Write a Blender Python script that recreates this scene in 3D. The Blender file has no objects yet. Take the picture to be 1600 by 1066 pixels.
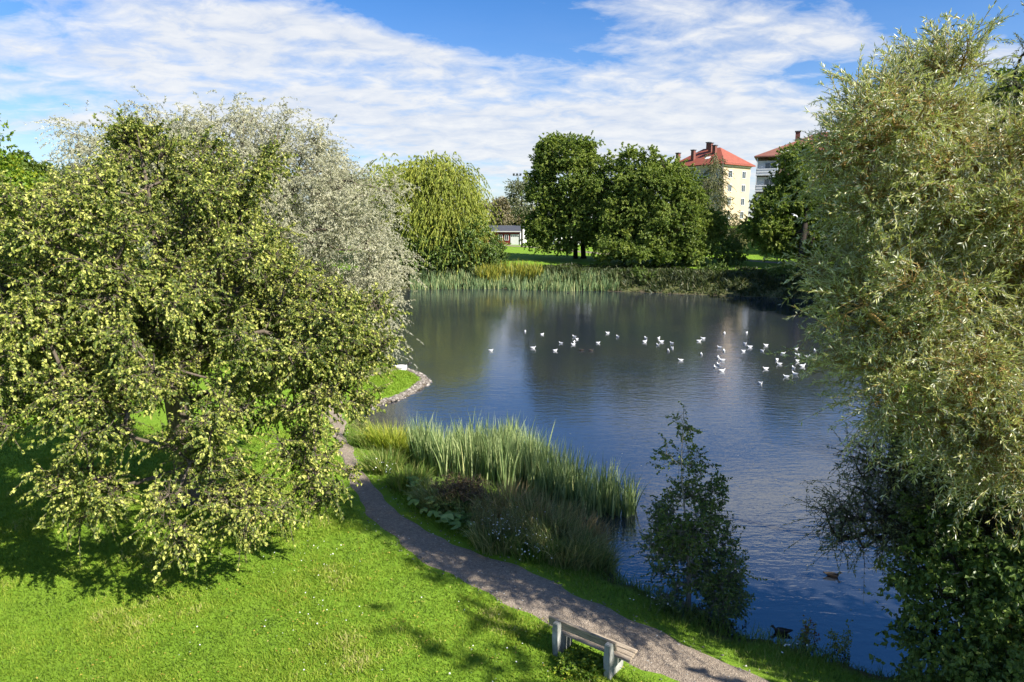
import bpy, bmesh, math
import numpy as np
from mathutils import Vector, Matrix

SC = bpy.context.scene
COL = SC.collection
R = math.radians
rng = np.random.default_rng(7)

# ------------------------------------------------------------------ camera
CAM_H, PITCH, FPX = 9.0, R(10.0), 1600 * 24.0 / 36.0
cam_d = bpy.data.cameras.new("camera"); cam_d.lens = 24; cam_d.sensor_width = 36
cam_d.clip_end = 9000; cam_d.clip_start = 0.1
cam = bpy.data.objects.new("camera", cam_d); COL.objects.link(cam)
cam.location = (0, 0, CAM_H); cam.rotation_euler = (R(90) - PITCH, 0, 0)
SC.camera = cam

def ray(px, py):
    u, v = (px - 800) / FPX, (533 - py) / FPX
    c, s = math.cos(PITCH), math.sin(PITCH)
    return np.array([u, c + v * s, -s + v * c])
def P(px, py, Y):                       # point of the place at distance Y
    d = ray(px, py); return np.array([0, 0, CAM_H]) + d * (Y / d[1])
def onz(px, py, z=0.0):
    d = ray(px, py); t = (z - CAM_H) / d[2]; return np.array([0, 0, CAM_H]) + d * t

def sst(a, b, x):
    t = np.clip((x - a) / (b - a), 0, 1); return t * t * (3 - 2 * t)

# ------------------------------------------------------------------ pond outline
pond = [onz(*p)[:2] for p in [(672, 596), (660, 606), (640, 618), (612, 629), (588, 634), (566, 640), (558, 652),
        (590, 690), (640, 724), (700, 738), (760, 742), (815, 752), (865, 786), (905, 822), (930, 860), (945, 895), (962, 912),
        (1000, 916), (1045, 940), (1080, 962), (1120, 984), (1160, 1000), (1215, 1006), (1270, 1020), (1330, 1040), (1400, 1058)]]
pond += [np.array(p, float) for p in [(8.6, 12.3), (10.2, 13.2), (11.6, 15.0), (12.6, 18), (15, 26), (21, 38), (33, 50), (45, 62), (46, 74)]]
pond += [onz(*p)[:2] for p in [(1260, 467), (1200, 465), (1120, 462), (1050, 459), (990, 456), (940, 455), (870, 453), (780, 451), (700, 451), (640, 452)]]
pond += [np.array(p, float) for p in [(-22, 86), (-25, 72), (-22, 58), (-17, 49), (-11, 44.2)]]
pond += [onz(*p)[:2] for p in [(622, 572), (640, 578), (660, 586)]]
pond = np.array(pond)

def seg_dist(x, y, pts, closed=True):
    d = np.full(x.shape, 1e9)
    n = len(pts)
    for i in range(n if closed else n - 1):
        a, b = pts[i], pts[(i + 1) % n]; ab = b - a
        t = np.clip(((x - a[0]) * ab[0] + (y - a[1]) * ab[1]) / (ab @ ab + 1e-9), 0, 1)
        d = np.minimum(d, np.hypot(x - a[0] - t * ab[0], y - a[1] - t * ab[1]))
    return d
def inside(x, y, pts):
    r = np.zeros(x.shape, bool); n = len(pts)
    for i in range(n):
        a, b = pts[i], pts[(i + 1) % n]
        c = ((a[1] > y) != (b[1] > y))
        xi = (b[0] - a[0]) * (y - a[1]) / (b[1] - a[1] + 1e-12) + a[0]
        r ^= c & (x < xi)
    return r
def shore_d(x, y):
    x = np.asarray(x, float); y = np.asarray(y, float)
    d = seg_dist(x, y, pond)
    d = d + 0.10 * np.sin(x * 3.1 + y * 1.7) + 0.06 * np.sin(y * 5.3 - x * 2.2)
    return np.where(inside(x, y, pond), -d, d)

def hfun(x, y):
    x = np.asarray(x, float); y = np.asarray(y, float)
    sd = shore_d(x, y)
    near = 0.22 * sst(-0.15, 0.25, sd) + 0.33 * sst(0.2, 2.2, sd) + 0.25 * sst(2, 8, sd) - 0.10
    far = sst(55, 88, y) * (1.3 * sst(0, 6, sd) + 1.0 * sst(5, 26, sd) + 1.4 * sst(24, 75, sd))
    hill = sst(5, 60, x) * sst(112, 150, y) * 4.0
    big = sst(200, 900, np.hypot(x, y)) * 6 * (np.sin(x / 310) * np.sin(y / 270 + 1))
    und = 0.05 * np.sin(x * .55 + 1.3) * np.sin(y * .43) + 0.025 * np.sin(x * 1.3 + y * .9) * np.sin(y * 1.1 - .4)
    land = near + far + hill + big + und * sst(.5, 3, sd)
    bed = -0.10 - 1.0 * sst(0, 4, -sd)
    return np.where(sd > 0, np.maximum(land, -0.1), np.where(sd > -.15, np.minimum(land, -0.02), bed))
def h1(x, y): return float(hfun(np.array([x]), np.array([y]))[0])

def at(px, py):                          # where the line of sight through a pixel meets the ground
    d = ray(px, py); o = np.array([0, 0, CAM_H])
    t = np.linspace(5, 260, 6000)
    p = o[None] + d[None] * t[:, None]
    g = np.maximum(hfun(p[:, 0], p[:, 1]), 0)
    k = np.argmax(p[:, 2] <= g)
    if p[k, 2] > g[k]: k = len(t) - 1
    return np.array([p[k, 0], p[k, 1], g[k]])

# ------------------------------------------------------------------ object helpers
def props(o, label=None, cat=None, group=None, kind=None):
    if label: o["label"] = label
    if cat: o["category"] = cat
    if group: o["group"] = group
    if kind: o["kind"] = kind
    return o
def thing(name, loc, label, cat, group=None, rz=0.0):
    o = bpy.data.objects.new(name, None); COL.objects.link(o)
    o.location = loc; o.rotation_euler = (0, 0, rz); o.empty_display_size = .3
    return props(o, label, cat, group)
def npmesh(name, v, f, mat, parent=None, local=False, smooth=False, attrs=None, midx=None):
    v = np.ascontiguousarray(v, np.float32); f = np.ascontiguousarray(f, np.int32)
    if parent is not None and not local:
        v = v - np.array(parent.location, np.float32)
    me = bpy.data.meshes.new(name)
    m, k = f.shape
    me.vertices.add(len(v)); me.vertices.foreach_set("co", v.ravel())
    me.loops.add(m * k); me.loops.foreach_set("vertex_index", f.ravel())
    me.polygons.add(m); me.polygons.foreach_set("loop_start", np.arange(0, m * k, k, dtype=np.int32))
    for key, (dom, arr) in (attrs or {}).items():
        a = me.attributes.new(key, "FLOAT", dom); a.data.foreach_set("value", np.ascontiguousarray(arr, np.float32))
    for mm in (mat if isinstance(mat, (list, tuple)) else [mat]): me.materials.append(mm)
    if midx is not None: me.polygons.foreach_set("material_index", np.ascontiguousarray(midx, np.int32))
    me.update(calc_edges=True)
    me.polygons.foreach_set("use_smooth", np.full(m, smooth, bool))
    o = bpy.data.objects.new(name, me); COL.objects.link(o)
    if parent is not None: o.parent = parent
    return o
def bmobj(name, bm, mat, parent=None, smooth=False, bevel=0.0):
    if bevel:
        bmesh.ops.bevel(bm, geom=list(bm.edges), offset=bevel, segments=2, affect='EDGES', clamp_overlap=True)
    bmesh.ops.recalc_face_normals(bm, faces=bm.faces)
    me = bpy.data.meshes.new(name); bm.to_mesh(me); bm.free()
    me.materials.append(mat)
    for p in me.polygons: p.use_smooth = smooth
    o = bpy.data.objects.new(name, me); COL.objects.link(o)
    if parent is not None: o.parent = parent
    return o
def box(bm, c, s, rot=None):
    m = Matrix.Translation(c)
    if rot is not None: m = m @ rot
    bmesh.ops.create_cube(bm, size=1, matrix=m @ Matrix.Diagonal((s[0], s[1], s[2], 1)))
def boxobj(name, c, s, mat, parent, bevel=0.0):
    bm = bmesh.new(); box(bm, c, s); return bmobj(name, bm, mat, parent, bevel=bevel)
def copy_tree(o, parent=None):
    c = o.copy(); COL.objects.link(c)
    if parent is not None: c.parent = parent
    for ch in list(o.children): copy_tree(ch, c)
    return c
def norm(a): return a / (np.linalg.norm(a, axis=-1, keepdims=True) + 1e-9)

# ------------------------------------------------------------------ materials
def newmat(name):
    m = bpy.data.materials.new(name); m.use_nodes = True
    nt = m.node_tree; nt.nodes.clear()
    return m, nt, nt.nodes.new, nt.links.new
def ramp(nt, stops, fac=None):
    n = nt.nodes.new("ShaderNodeValToRGB"); e = n.color_ramp.elements
    while len(e) > 1: e.remove(e[-1])
    e[0].position = stops[0][0]; e[0].color = (*stops[0][1], 1)
    for p, c in stops[1:]:
        x = e.new(p); x.color = (*c, 1)
    if fac is not None: nt.links.new(fac, n.inputs[0])
    return n
def noise(nt, vec, scale, detail=4, rough=.55, dist=0.0):
    n = nt.nodes.new("ShaderNodeTexNoise"); n.inputs["Scale"].default_value = scale
    n.inputs["Detail"].default_value = detail; n.inputs["Roughness"].default_value = rough
    n.inputs["Distortion"].default_value = dist
    if vec is not None: nt.links.new(vec, n.inputs["Vector"])
    return n
def mixc(nt, fac, a, b, mode='MIX'):
    n = nt.nodes.new("ShaderNodeMix"); n.data_type = 'RGBA'; n.blend_type = mode
    for sock, val in ((n.inputs[0], fac), (n.inputs[6], a), (n.inputs[7], b)):
        if hasattr(val, "links"): nt.links.new(val, sock)
        elif isinstance(val, (int, float)): sock.default_value = val
        else: sock.default_value = (*val, 1)
    return n.outputs[2]
def math_(nt, op, a, b=None, clamp=False):
    n = nt.nodes.new("ShaderNodeMath"); n.operation = op; n.use_clamp = clamp
    for i, v in enumerate((a, b)):
        if v is None: continue
        if hasattr(v, "links"): nt.links.new(v, n.inputs[i])
        else: n.inputs[i].default_value = v
    return n.outputs[0]

def leaf_mat(name, stops, back=None, transl=.3, rough=.5, spec=.35, tint=(1.15, 1.2, .6), gn=1.45):
    gain = lambda st: [(p, tuple(min(.8, v * gn) for v in c)) for p, c in st]
    stops = gain(stops); back = gain(back) if back else None
    m, nt, N, L = newmat(name)
    a = N("ShaderNodeAttribute"); a.attribute_name = "rnd"; a.attribute_type = 'GEOMETRY'
    col = ramp(nt, stops, a.outputs["Fac"]).outputs[0]
    tcol = mixc(nt, 1.0, col, tint, 'MULTIPLY')
    if back is not None:
        g = N("ShaderNodeNewGeometry"); col = mixc(nt, g.outputs["Backfacing"], col, ramp(nt, back, a.outputs["Fac"]).outputs[0])
    b = N("ShaderNodeBsdfPrincipled"); L(col, b.inputs["Base Color"])
    b.inputs["Roughness"].default_value = rough; b.inputs["Specular IOR Level"].default_value = spec
    t = N("ShaderNodeBsdfTranslucent"); L(tcol, t.inputs["Color"])
    mx = N("ShaderNodeMixShader"); mx.inputs[0].default_value = transl
    L(b.outputs[0], mx.inputs[1]); L(t.outputs[0], mx.inputs[2])
    o = N("ShaderNodeOutputMaterial"); L(mx.outputs[0], o.inputs[0])
    return m
def solid(name, c1, c2=None, scale=8, rough=.7, bump=0.0, stretch=None, spec=.4, detail=5, metal=0.0):
    m, nt, N, L = newmat(name)
    tc = N("ShaderNodeTexCoord"); vec = tc.outputs["Object"]
    if stretch:
        mp = N("ShaderNodeMapping"); mp.inputs["Scale"].default_value = stretch; L(vec, mp.inputs[0]); vec = mp.outputs[0]
    n = noise(nt, vec, scale, detail, .62)
    b = N("ShaderNodeBsdfPrincipled"); b.inputs["Roughness"].default_value = rough
    b.inputs["Specular IOR Level"].default_value = spec; b.inputs["Metallic"].default_value = metal
    c = ramp(nt, [(.3, c1), (.7, c2 or tuple(x * .8 for x in c1))], n.outputs[0])
    L(c.outputs[0], b.inputs["Base Color"])
    if bump:
        bp = N("ShaderNodeBump"); bp.inputs["Strength"].default_value = bump; bp.inputs["Distance"].default_value = .02
        L(n.outputs[0], bp.inputs["Height"]); L(bp.outputs[0], b.inputs["Normal"])
    o = N("ShaderNodeOutputMaterial"); L(b.outputs[0], o.inputs[0])
    return m

def ground_mat():
    m, nt, N, L = newmat("ground_turf")
    g = N("ShaderNodeNewGeometry"); pos = g.outputs["Position"]
    n1 = noise(nt, pos, .35, 4); n2 = noise(nt, pos, 2.2, 5, .65); n3 = noise(nt, pos, 26, 4, .7)
    c = ramp(nt, [(.25, (0.109, 0.210, 0.015)), (.5, (0.163, 0.287, 0.021)), (.75, (0.232, 0.315, 0.036))], n1.outputs[0]).outputs[0]
    c = mixc(nt, .55, c, ramp(nt, [(.3, (0.078, 0.161, 0.012)), (.55, (0.171, 0.301, 0.021)), (.75, (0.310, 0.350, 0.068))], n2.outputs[0]).outputs[0])
    c = mixc(nt, .5, c, ramp(nt, [(.3, (0.054, 0.112, 0.009)), (.6, (0.194, 0.322, 0.027)), (.8, (0.341, 0.378, 0.075))], n3.outputs[0]).outputs[0])
    a = N("ShaderNodeAttribute"); a.attribute_name = "soil"
    soil = ramp(nt, [(.3, (.045, .034, .020)), (.7, (.12, .095, .06))], n2.outputs[0]).outputs[0]
    f = math_(nt, 'ADD', a.outputs["Fac"], math_(nt, 'MULTIPLY', math_(nt, 'SUBTRACT', n2.outputs[0], .5), .7), True)
    f = math_(nt, 'MULTIPLY', f, a.outputs["Fac"], True)
    c = mixc(nt, f, c, soil)
    b = N("ShaderNodeBsdfPrincipled"); L(c, b.inputs["Base Color"]); b.inputs["Roughness"].default_value = .9
    b.inputs["Specular IOR Level"].default_value = .15
    bp = N("ShaderNodeBump"); bp.inputs["Strength"].default_value = .7; bp.inputs["Distance"].default_value = .06
    L(n3.outputs[0], bp.inputs["Height"]); L(bp.outputs[0], b.inputs["Normal"])
    o = N("ShaderNodeOutputMaterial"); L(b.outputs[0], o.inputs[0]); return m
def gravel_mat(name, tint=(1, 1, 1)):
    m, nt, N, L = newmat(name)
    g = N("ShaderNodeNewGeometry"); pos = g.outputs["Position"]
    n1 = noise(nt, pos, .9, 5, .6); v = N("ShaderNodeTexVoronoi"); v.inputs["Scale"].default_value = 38; L(pos, v.inputs["Vector"])
    n3 = noise(nt, pos, 9, 6, .75)
    T = lambda c: tuple(a * b for a, b in zip(c, tint))
    c = ramp(nt, [(.3, T((.125, .105, .090))), (.55, T((.20, .175, .15))), (.75, T((.27, .24, .20)))], n1.outputs[0]).outputs[0]
    st = N("ShaderNodeSeparateColor"); L(v.outputs["Color"], st.inputs[0])
    c = mixc(nt, .55, c, ramp(nt, [(.0, T((.07, .06, .055))), (.7, T((.20, .18, .16))), (.93, T((.25, .235, .22))), (1, T((.5, .48, .45)))], st.outputs[0]).outputs[0])
    c = mixc(nt, .4, c, ramp(nt, [(.35, T((.09, .075, .06))), (.65, T((.26, .23, .19)))], n3.outputs[0]).outputs[0])
    b = N("ShaderNodeBsdfPrincipled"); L(c, b.inputs["Base Color"]); b.inputs["Roughness"].default_value = .85
    bp = N("ShaderNodeBump"); bp.inputs["Strength"].default_value = .8; bp.inputs["Distance"].default_value = .02
    L(math_(nt, 'ADD', v.outputs["Distance"], n3.outputs[0]), bp.inputs["Height"]); L(bp.outputs[0], b.inputs["Normal"])
    o = N("ShaderNodeOutputMaterial"); L(b.outputs[0], o.inputs[0]); return m
def water_mat():
    m, nt, N, L = newmat("pond_water")
    g = N("ShaderNodeNewGeometry"); pos = g.outputs["Position"]
    def wav(sc, rot, stretch, d=3):
        mp = N("ShaderNodeMapping"); mp.inputs["Rotation"].default_value = (0, 0, R(rot)); mp.inputs["Scale"].default_value = stretch
        L(pos, mp.inputs[0]); return noise(nt, mp.outputs[0], sc, d, .55, .3).outputs[0]
    w1 = wav(2.6, 12, (.45, 1.3, 1)); w2 = wav(6.5, -18, (.6, 1.2, 1)); w3 = wav(.55, 30, (.7, 1, 1), 2)
    amp = ramp(nt, [(.35, (.35, .35, .35)), (.65, (1, 1, 1))], wav(.07, 40, (1, 1, 1), 3)).outputs[0]
    h = math_(nt, 'ADD', math_(nt, 'MULTIPLY', w1, .60), math_(nt, 'MULTIPLY', w2, .28))
    h = math_(nt, 'MULTIPLY', h, amp)
    h = math_(nt, 'ADD', h, math_(nt, 'MULTIPLY', w3, .35))
    b = N("ShaderNodeBsdfPrincipled")
    c = ramp(nt, [(.35, (.018, .024, .034)), (.7, (.030, .033, .038))], wav(.10, 10, (1, 1, 1), 3)).outputs[0]
    L(c, b.inputs["Base Color"]); b.inputs["Roughness"].default_value = .04; b.inputs["IOR"].default_value = 2.7
    bp = N("ShaderNodeBump"); bp.inputs["Strength"].default_value = .35; bp.inputs["Distance"].default_value = .075
    L(h, bp.inputs["Height"]); L(bp.outputs[0], b.inputs["Normal"])
    o = N("ShaderNodeOutputMaterial"); L(b.outputs[0], o.inputs[0]); return m
def bark_mat(name, c1, c2): return solid(name, c1, c2, 5, .9, .8, (4, 4, .8), .1)

M = {}
M['ground'] = ground_mat(); M['gravel'] = gravel_mat("path_gravel", (1.36, 1.24, 1.08)); M['dirt'] = gravel_mat("pale_dirt", (1.25, 1.15, .98)); M['water'] = water_mat()
M['bark'] = bark_mat("grey_bark", (.075, .060, .045), (.17, .14, .11))
M['dark_bark'] = bark_mat("dark_bark", (.020, .017, .013), (.06, .05, .04))
M['yellow_bark'] = bark_mat("willow_bark", (.19, .125, .045), (.36, .25, .09))
M['birch_bark'] = bark_mat("birch_bark", (.16, .14, .12), (.32, .30, .27))
M['linden'] = leaf_mat("linden_leaf", [(0, (.034, .056, .012)), (.38, (.078, .108, .018)), (.56, (.155, .185, .028)), (.68, (.26, .275, .058)), (.90, (.39, .39, .105)), (.985, (.44, .42, .15)), (1, (.30, .10, .02))], transl=.30)
M['silver'] = leaf_mat("silver_willow_leaf", [(0, (.12, .125, .065)), (.5, (.235, .235, .15)), (1, (.38, .36, .24))], [(0, (.22, .225, .16)), (1, (.41, .395, .30))], .22, .5, tint=(1.1, 1.1, .7))
M['osier'] = leaf_mat("white_willow_leaf", [(0, (.055, .075, .014)), (.35, (.17, .19, .040)), (.7, (.30, .315, .115)), (1, (.45, .43, .18))], [(0, (.30, .31, .20)), (1, (.62, .62, .45))], .30, .36, .6)
M['weeping'] = leaf_mat("weeping_willow_leaf", [(0, (.080, .115, .012)), (.5, (.185, .215, .026)), (1, (.34, .335, .065))], transl=.3)
M['maple'] = leaf_mat("maple_leaf", [(0, (.042, .076, .015)), (.5, (.115, .160, .028)), (1, (.25, .28, .06))], transl=.34)
M['bright'] = leaf_mat("bright_maple_leaf", [(0, (.045, .095, .010)), (.5, (.10, .17, .016)), (.9, (.22, .25, .020)), (1, (.42, .34, .02))], transl=.35)
M['birch'] = leaf_mat("birch_leaf", [(0, (.032, .060, .016)), (.6, (.085, .130, .028)), (1, (.17, .20, .05))], transl=.3, rough=.4)
M['drybirch'] = leaf_mat("weeping_birch_leaf", [(0, (.065, .075, .028)), (.6, (.13, .135, .055)), (1, (.21, .18, .085))], transl=.25)
M['shrub'] = leaf_mat("shrub_leaf", [(0, (.034, .064, .014)), (.6, (.085, .130, .026)), (1, (.17, .21, .045))], transl=.25, rough=.4)
M['fartree'] = leaf_mat("far_tree_leaf", [(0, (.085, .10, .055)), (1, (.18, .19, .095))], transl=.2)
M['bare'] = leaf_mat("brown_tree_leaf", [(0, (.12, .10, .06)), (1, (.22, .19, .11))], transl=.2)
M['grass'] = leaf_mat("grass_blade", [(0, (.060, .110, .010)), (.5, (.145, .225, .018)), (.85, (.235, .290, .036)), (1, (.36, .34, .13))], transl=.3, rough=.6, spec=.2, tint=(1.1, 1.15, .5), gn=1.2)
M['wild'] = leaf_mat("wild_grass_blade", [(0, (.045, .095, .013)), (.5, (.105, .165, .024)), (1, (.24, .23, .075))], transl=.3)
M['reed'] = leaf_mat("reed_blade", [(0, (.045, .085, .028)), (.4, (.15, .205, .075)), (.75, (.31, .355, .16)), (1, (.42, .36, .13))], transl=.25, rough=.45)
M['sedge'] = leaf_mat("green_sedge_blade", [(0, (.065, .095, .028)), (.6, (.16, .18, .060)), (1, (.30, .26, .11))], transl=.25)
M['tan'] = leaf_mat("tan_sedge_blade", [(0, (.12, .095, .04)), (.6, (.20, .155, .065)), (1, (.29, .22, .10))], transl=.25)
M['gold'] = leaf_mat("yellow_sedge_blade", [(0, (.11, .16, .016)), (.6, (.22, .26, .024)), (1, (.33, .31, .05))], transl=.35)
M['butterbur'] = leaf_mat("broad_leaf", [(0, (.06, .12, .024)), (.7, (.14, .22, .055)), (1, (.24, .31, .11))], transl=.3)
M['rust'] = leaf_mat("dry_stalk", [(0, (.06, .040, .022)), (1, (.15, .105, .055))], transl=.15)
M['red'] = leaf_mat("reddish_leaf", [(0, (.14, .02, .015)), (.35, (.12, .05, .02)), (.5, (.12, .13, .02)), (1, (.26, .25, .03))], transl=.3)
M['goldenrod'] = leaf_mat("goldenrod", [(0, (.07, .10, .015)), (.5, (.145, .165, .025)), (1, (.27, .23, .03))], transl=.25)
M['petal'] = solid("white_petal", (.8, .8, .76), (.7, .7, .66), rough=.7)

# ------------------------------------------------------------------ ground sheet
def axis(parts):
    out = []
    for a, b, s in parts: out.append(np.arange(a, b, s))
    return np.concatenate(out + [[parts[-1][1]]])
gx = axis([(-4200, -600, 300), (-600, -120, 40), (-120, -40, 4), (-40, -14, .6), (-14, 14, .2), (14, 50, .6), (50, 140, 4), (140, 620, 40), (620, 4220, 300)])
gy = axis([(-800, -80, 60), (-80, 4, 6), (4, 30, .2), (30, 46, .3), (46, 88, 1.0), (88, 130, .6), (130, 200, 3), (200, 600, 25), (600, 6000, 300)])
GX, GY = np.meshgrid(gx, gy)
Z = hfun(GX.ravel(), GY.ravel()); SD = shore_d(GX.ravel(), GY.ravel())
nx, ny = len(gx), len(gy)
ii = np.arange(nx * ny).reshape(ny, nx)
F = np.stack([ii[:-1, :-1], ii[:-1, 1:], ii[1:, 1:], ii[1:, :-1]], -1).reshape(-1, 4)
soil = np.maximum(1 - sst(.1, .75, SD), sst(60, 75, GY.ravel()) * (1 - sst(5, 10, SD)) * .9)  # bare earth at the waterline, darker ground across the far bank
gr = npmesh("ground", np.stack([GX.ravel(), GY.ravel(), Z], 1), F, M['ground'], smooth=True, attrs={"soil": ("POINT", soil)})
props(gr, kind="structure")
wx, wy = np.linspace(-40, 60, 2), np.linspace(6, 100, 2)
wt = npmesh("water", [(-36, 9, 0), (56, 9, 0), (56, 97, 0), (-36, 97, 0)], [[0, 1, 2, 3]], M['water'])
props(wt, kind="structure")

# ------------------------------------------------------------------ paths
def catmull(pts, step):
    pts = np.array(pts); q = np.vstack([2 * pts[0] - pts[1], pts, 2 * pts[-1] - pts[-2]]); out = []
    for i in range(1, len(q) - 2):
        n = max(2, int(np.linalg.norm(q[i + 1][:2] - q[i][:2]) / step))
        for t in np.arange(n) / n:
            out.append(.5 * (2 * q[i] + (q[i + 1] - q[i - 1]) * t + (2 * q[i - 1] - 5 * q[i] + 4 * q[i + 1] - q[i + 2]) * t * t + (3 * q[i] - q[i - 1] - 3 * q[i + 1] + q[i + 2]) * t ** 3))
    out.append(pts[-1]); return np.array(out)
def strip(name, Lp, Rp, mat, step=.2, across=10, lift=.02, wob=.07, grow_=0.0):
    C = catmull(np.hstack([Lp, Rp]), step)
    n = len(C); s = np.arange(n) * step
    w1 = wob * (np.sin(s * 2.1) + .6 * np.sin(s * 5.3 + 1)); w2 = wob * (np.sin(s * 1.7 + 2) + .6 * np.sin(s * 4.7))
    l, r = C[:, :2], C[:, 2:]; d = norm(r - l)
    l = l + d * w1[:, None] - d * grow_; r = r + d * w2[:, None] + d * grow_
    t = np.linspace(0, 1, across)
    V = l[:, None] + (r - l)[:, None] * t[None, :, None]
    z = hfun(V[..., 0].ravel(), V[..., 1].ravel()) + lift
    z = z - np.tile(np.where((t < .01) | (t > .99), lift + .03, 0), n)
    V = np.concatenate([V.reshape(-1, 2), z[:, None]], 1)
    ii = np.arange(n * across).reshape(n, across)
    F = np.stack([ii[:-1, :-1], ii[:-1, 1:], ii[1:, 1:], ii[1:, :-1]], -1).reshape(-1, 4)
    return props(npmesh(name, V, F, mat, smooth=True), kind="structure"), (l + r) / 2, np.linalg.norm(r - l, axis=1) / 2
PL = [(-27, 60), (-19.5, 47), (-13.0, 40.5), (-10.6, 35.5)] + [at(*p)[:2] for p in [(511, 655), (528, 690), (541, 730), (556, 772), (590, 820), (650, 868), (730, 915), (815, 953), (880, 990), (990, 1040), (1058, 1066)]] + [(4.4, 9.4), (6.6, 6), (10, 1)]
PR = [(-25.6, 61), (-18.2, 48), (-11.8, 41.3), (-9.4, 36)] + [at(*p)[:2] for p in [(536, 655), (541, 690), (566, 735), (606, 785), (665, 830), (745, 862), (830, 895), (905, 930), (985, 968), (1085, 1014), (1210, 1066)]] + [(6.3, 9.8), (8.6, 6.8), (12, 2)]
_, PC, PW = strip("path", [np.array(p, float) for p in PL], [np.array(p, float) for p in PR], M['gravel'], lift=.03, grow_=.07, wob=.09)
def path_d(x, y):                        # distance beyond the path's edge
    d = np.full(x.shape, 1e9)
    for i in range(0, len(PC) - 2, 2):
        a, b = PC[i], PC[i + 2]; ab = b - a
        t = np.clip(((x - a[0]) * ab[0] + (y - a[1]) * ab[1]) / (ab @ ab + 1e-9), 0, 1)
        d = np.minimum(d, np.hypot(x - a[0] - t * ab[0], y - a[1] - t * ab[1]) - PW[i])
    return d
def pxstrip(name, pts, half, mat, lift=.05):
    c = np.array([at(*p)[:2] for p in pts]); t = norm(np.gradient(c, axis=0)); nrm = np.stack([t[:, 1], -t[:, 0]], 1)
    return strip(name, c - nrm * half, c + nrm * half, mat, step=.5, across=6, lift=lift, wob=.1)
strip("dirt_path", [np.array(p, float) for p in [(-10.6, 37.2), (-9.4, 37.9), (-7.9, 39.6), (-6.9, 41.0)]],
      [np.array(p, float) for p in [(-10.3, 35.6), (-8.6, 36.0), (-7.2, 37.9), (-6.3, 40.2)]], M['dirt'], lift=.035)
pxstrip("far_path", [(1040, 396), (1075, 400), (1130, 405), (1190, 409), (1250, 413), (1330, 418)], .95, M['dirt'])
pxstrip("far_road", [(740, 382), (790, 383.5), (850, 388), (900, 393), (945, 397), (990, 399), (1040, 396.5)], 1.1, M['dirt'], .06)

# ------------------------------------------------------------------ vegetation generators
def tubes(p0, p1, r0, r1, k=6):
    n = len(p0); d = norm(p1 - p0)
    ref = np.where(np.abs(d[:, 2:3]) > .9, np.array([[1., 0, 0]]), np.array([[0, 0, 1.]]))
    a = norm(np.cross(d, ref)); b = np.cross(d, a)
    th = np.arange(k) * 2 * np.pi / k
    ring = a[:, None] * np.cos(th)[None, :, None] + b[:, None] * np.sin(th)[None, :, None]
    V = np.stack([p0[:, None] + ring * r0[:, None, None], p1[:, None] + ring * r1[:, None, None]], 1).reshape(-1, 3)
    o = np.arange(n)[:, None] * 2 * k; j = np.arange(k)[None]; j2 = (j + 1) % k
    F = np.stack([o + j, o + j2, o + k + j2, o + k + j], -1).reshape(-1, 4)
    return V, F
def cat_mesh(parts):
    V, F, off = [], [], 0
    for v, f in parts:
        V.append(v); F.append(f + off); off += len(v)
    return np.concatenate(V), np.concatenate(F)
def grow(trunk, att, g, trunk_r, tip=.012, seg=.6, up=.12, jit=.08, pl=.15, down=.5):
    """skeleton of limbs: trunk polyline, then every attractor joined to the cheapest node of the tree so far"""
    nodes = [np.array(p, float) for p in trunk]; par = [-1] + list(range(len(trunk) - 1)); plen = [0.0]
    for i in range(1, len(trunk)): plen.append(plen[-1] + np.linalg.norm(nodes[i] - nodes[i - 1]))
    base = nodes[min(2, len(nodes) - 1)]
    lo = max(1, len(trunk) // 3)
    order = np.argsort(np.linalg.norm(att - base, axis=1))
    A = np.zeros((60000, 3)); PLN = np.zeros(60000); A[:len(nodes)] = nodes; PLN[:len(nodes)] = plen; n = len(nodes)
    ends = np.zeros(len(att), int)
    for q in order:
        a = att[q]; dv = A[lo:n] - a
        dist = np.linalg.norm(dv, axis=1)
        j = lo + int(np.argmin(dist + pl * PLN[lo:n] + down * np.maximum(0, dv[:, 2])))
        s = A[j].copy(); D = np.linalg.norm(a - s); m = max(1, int(D / seg)); pj = j
        side = norm(g.normal(size=3)) * D * jit
        for k in range(1, m + 1):
            t = k / m; p = s + (a - s) * t + np.array([0, 0, up * D]) * 4 * t * (1 - t) * .5 + side * math.sin(math.pi * t) + (g.normal(size=3) * .04 * D / m if k < m else 0)
            A[n] = p; PLN[n] = PLN[pj] + D / m; par.append(pj); pj = n; n += 1
        ends[q] = pj
    cnt = np.zeros(n); cnt[ends] += 1
    for i in range(n - 1, 0, -1): cnt[par[i]] += cnt[i]
    r = np.maximum(tip, trunk_r * np.sqrt(np.maximum(cnt, .3) / max(cnt[0], 1)))
    par = np.array(par); i = np.arange(1, n); pi = par[1:]
    r0 = np.minimum(r[pi], r[i] * 1.35)
    tr = i < len(trunk)
    r0 = np.where(tr, r[pi], r0)
    return A[pi], A[i], r0, r[i]
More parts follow.
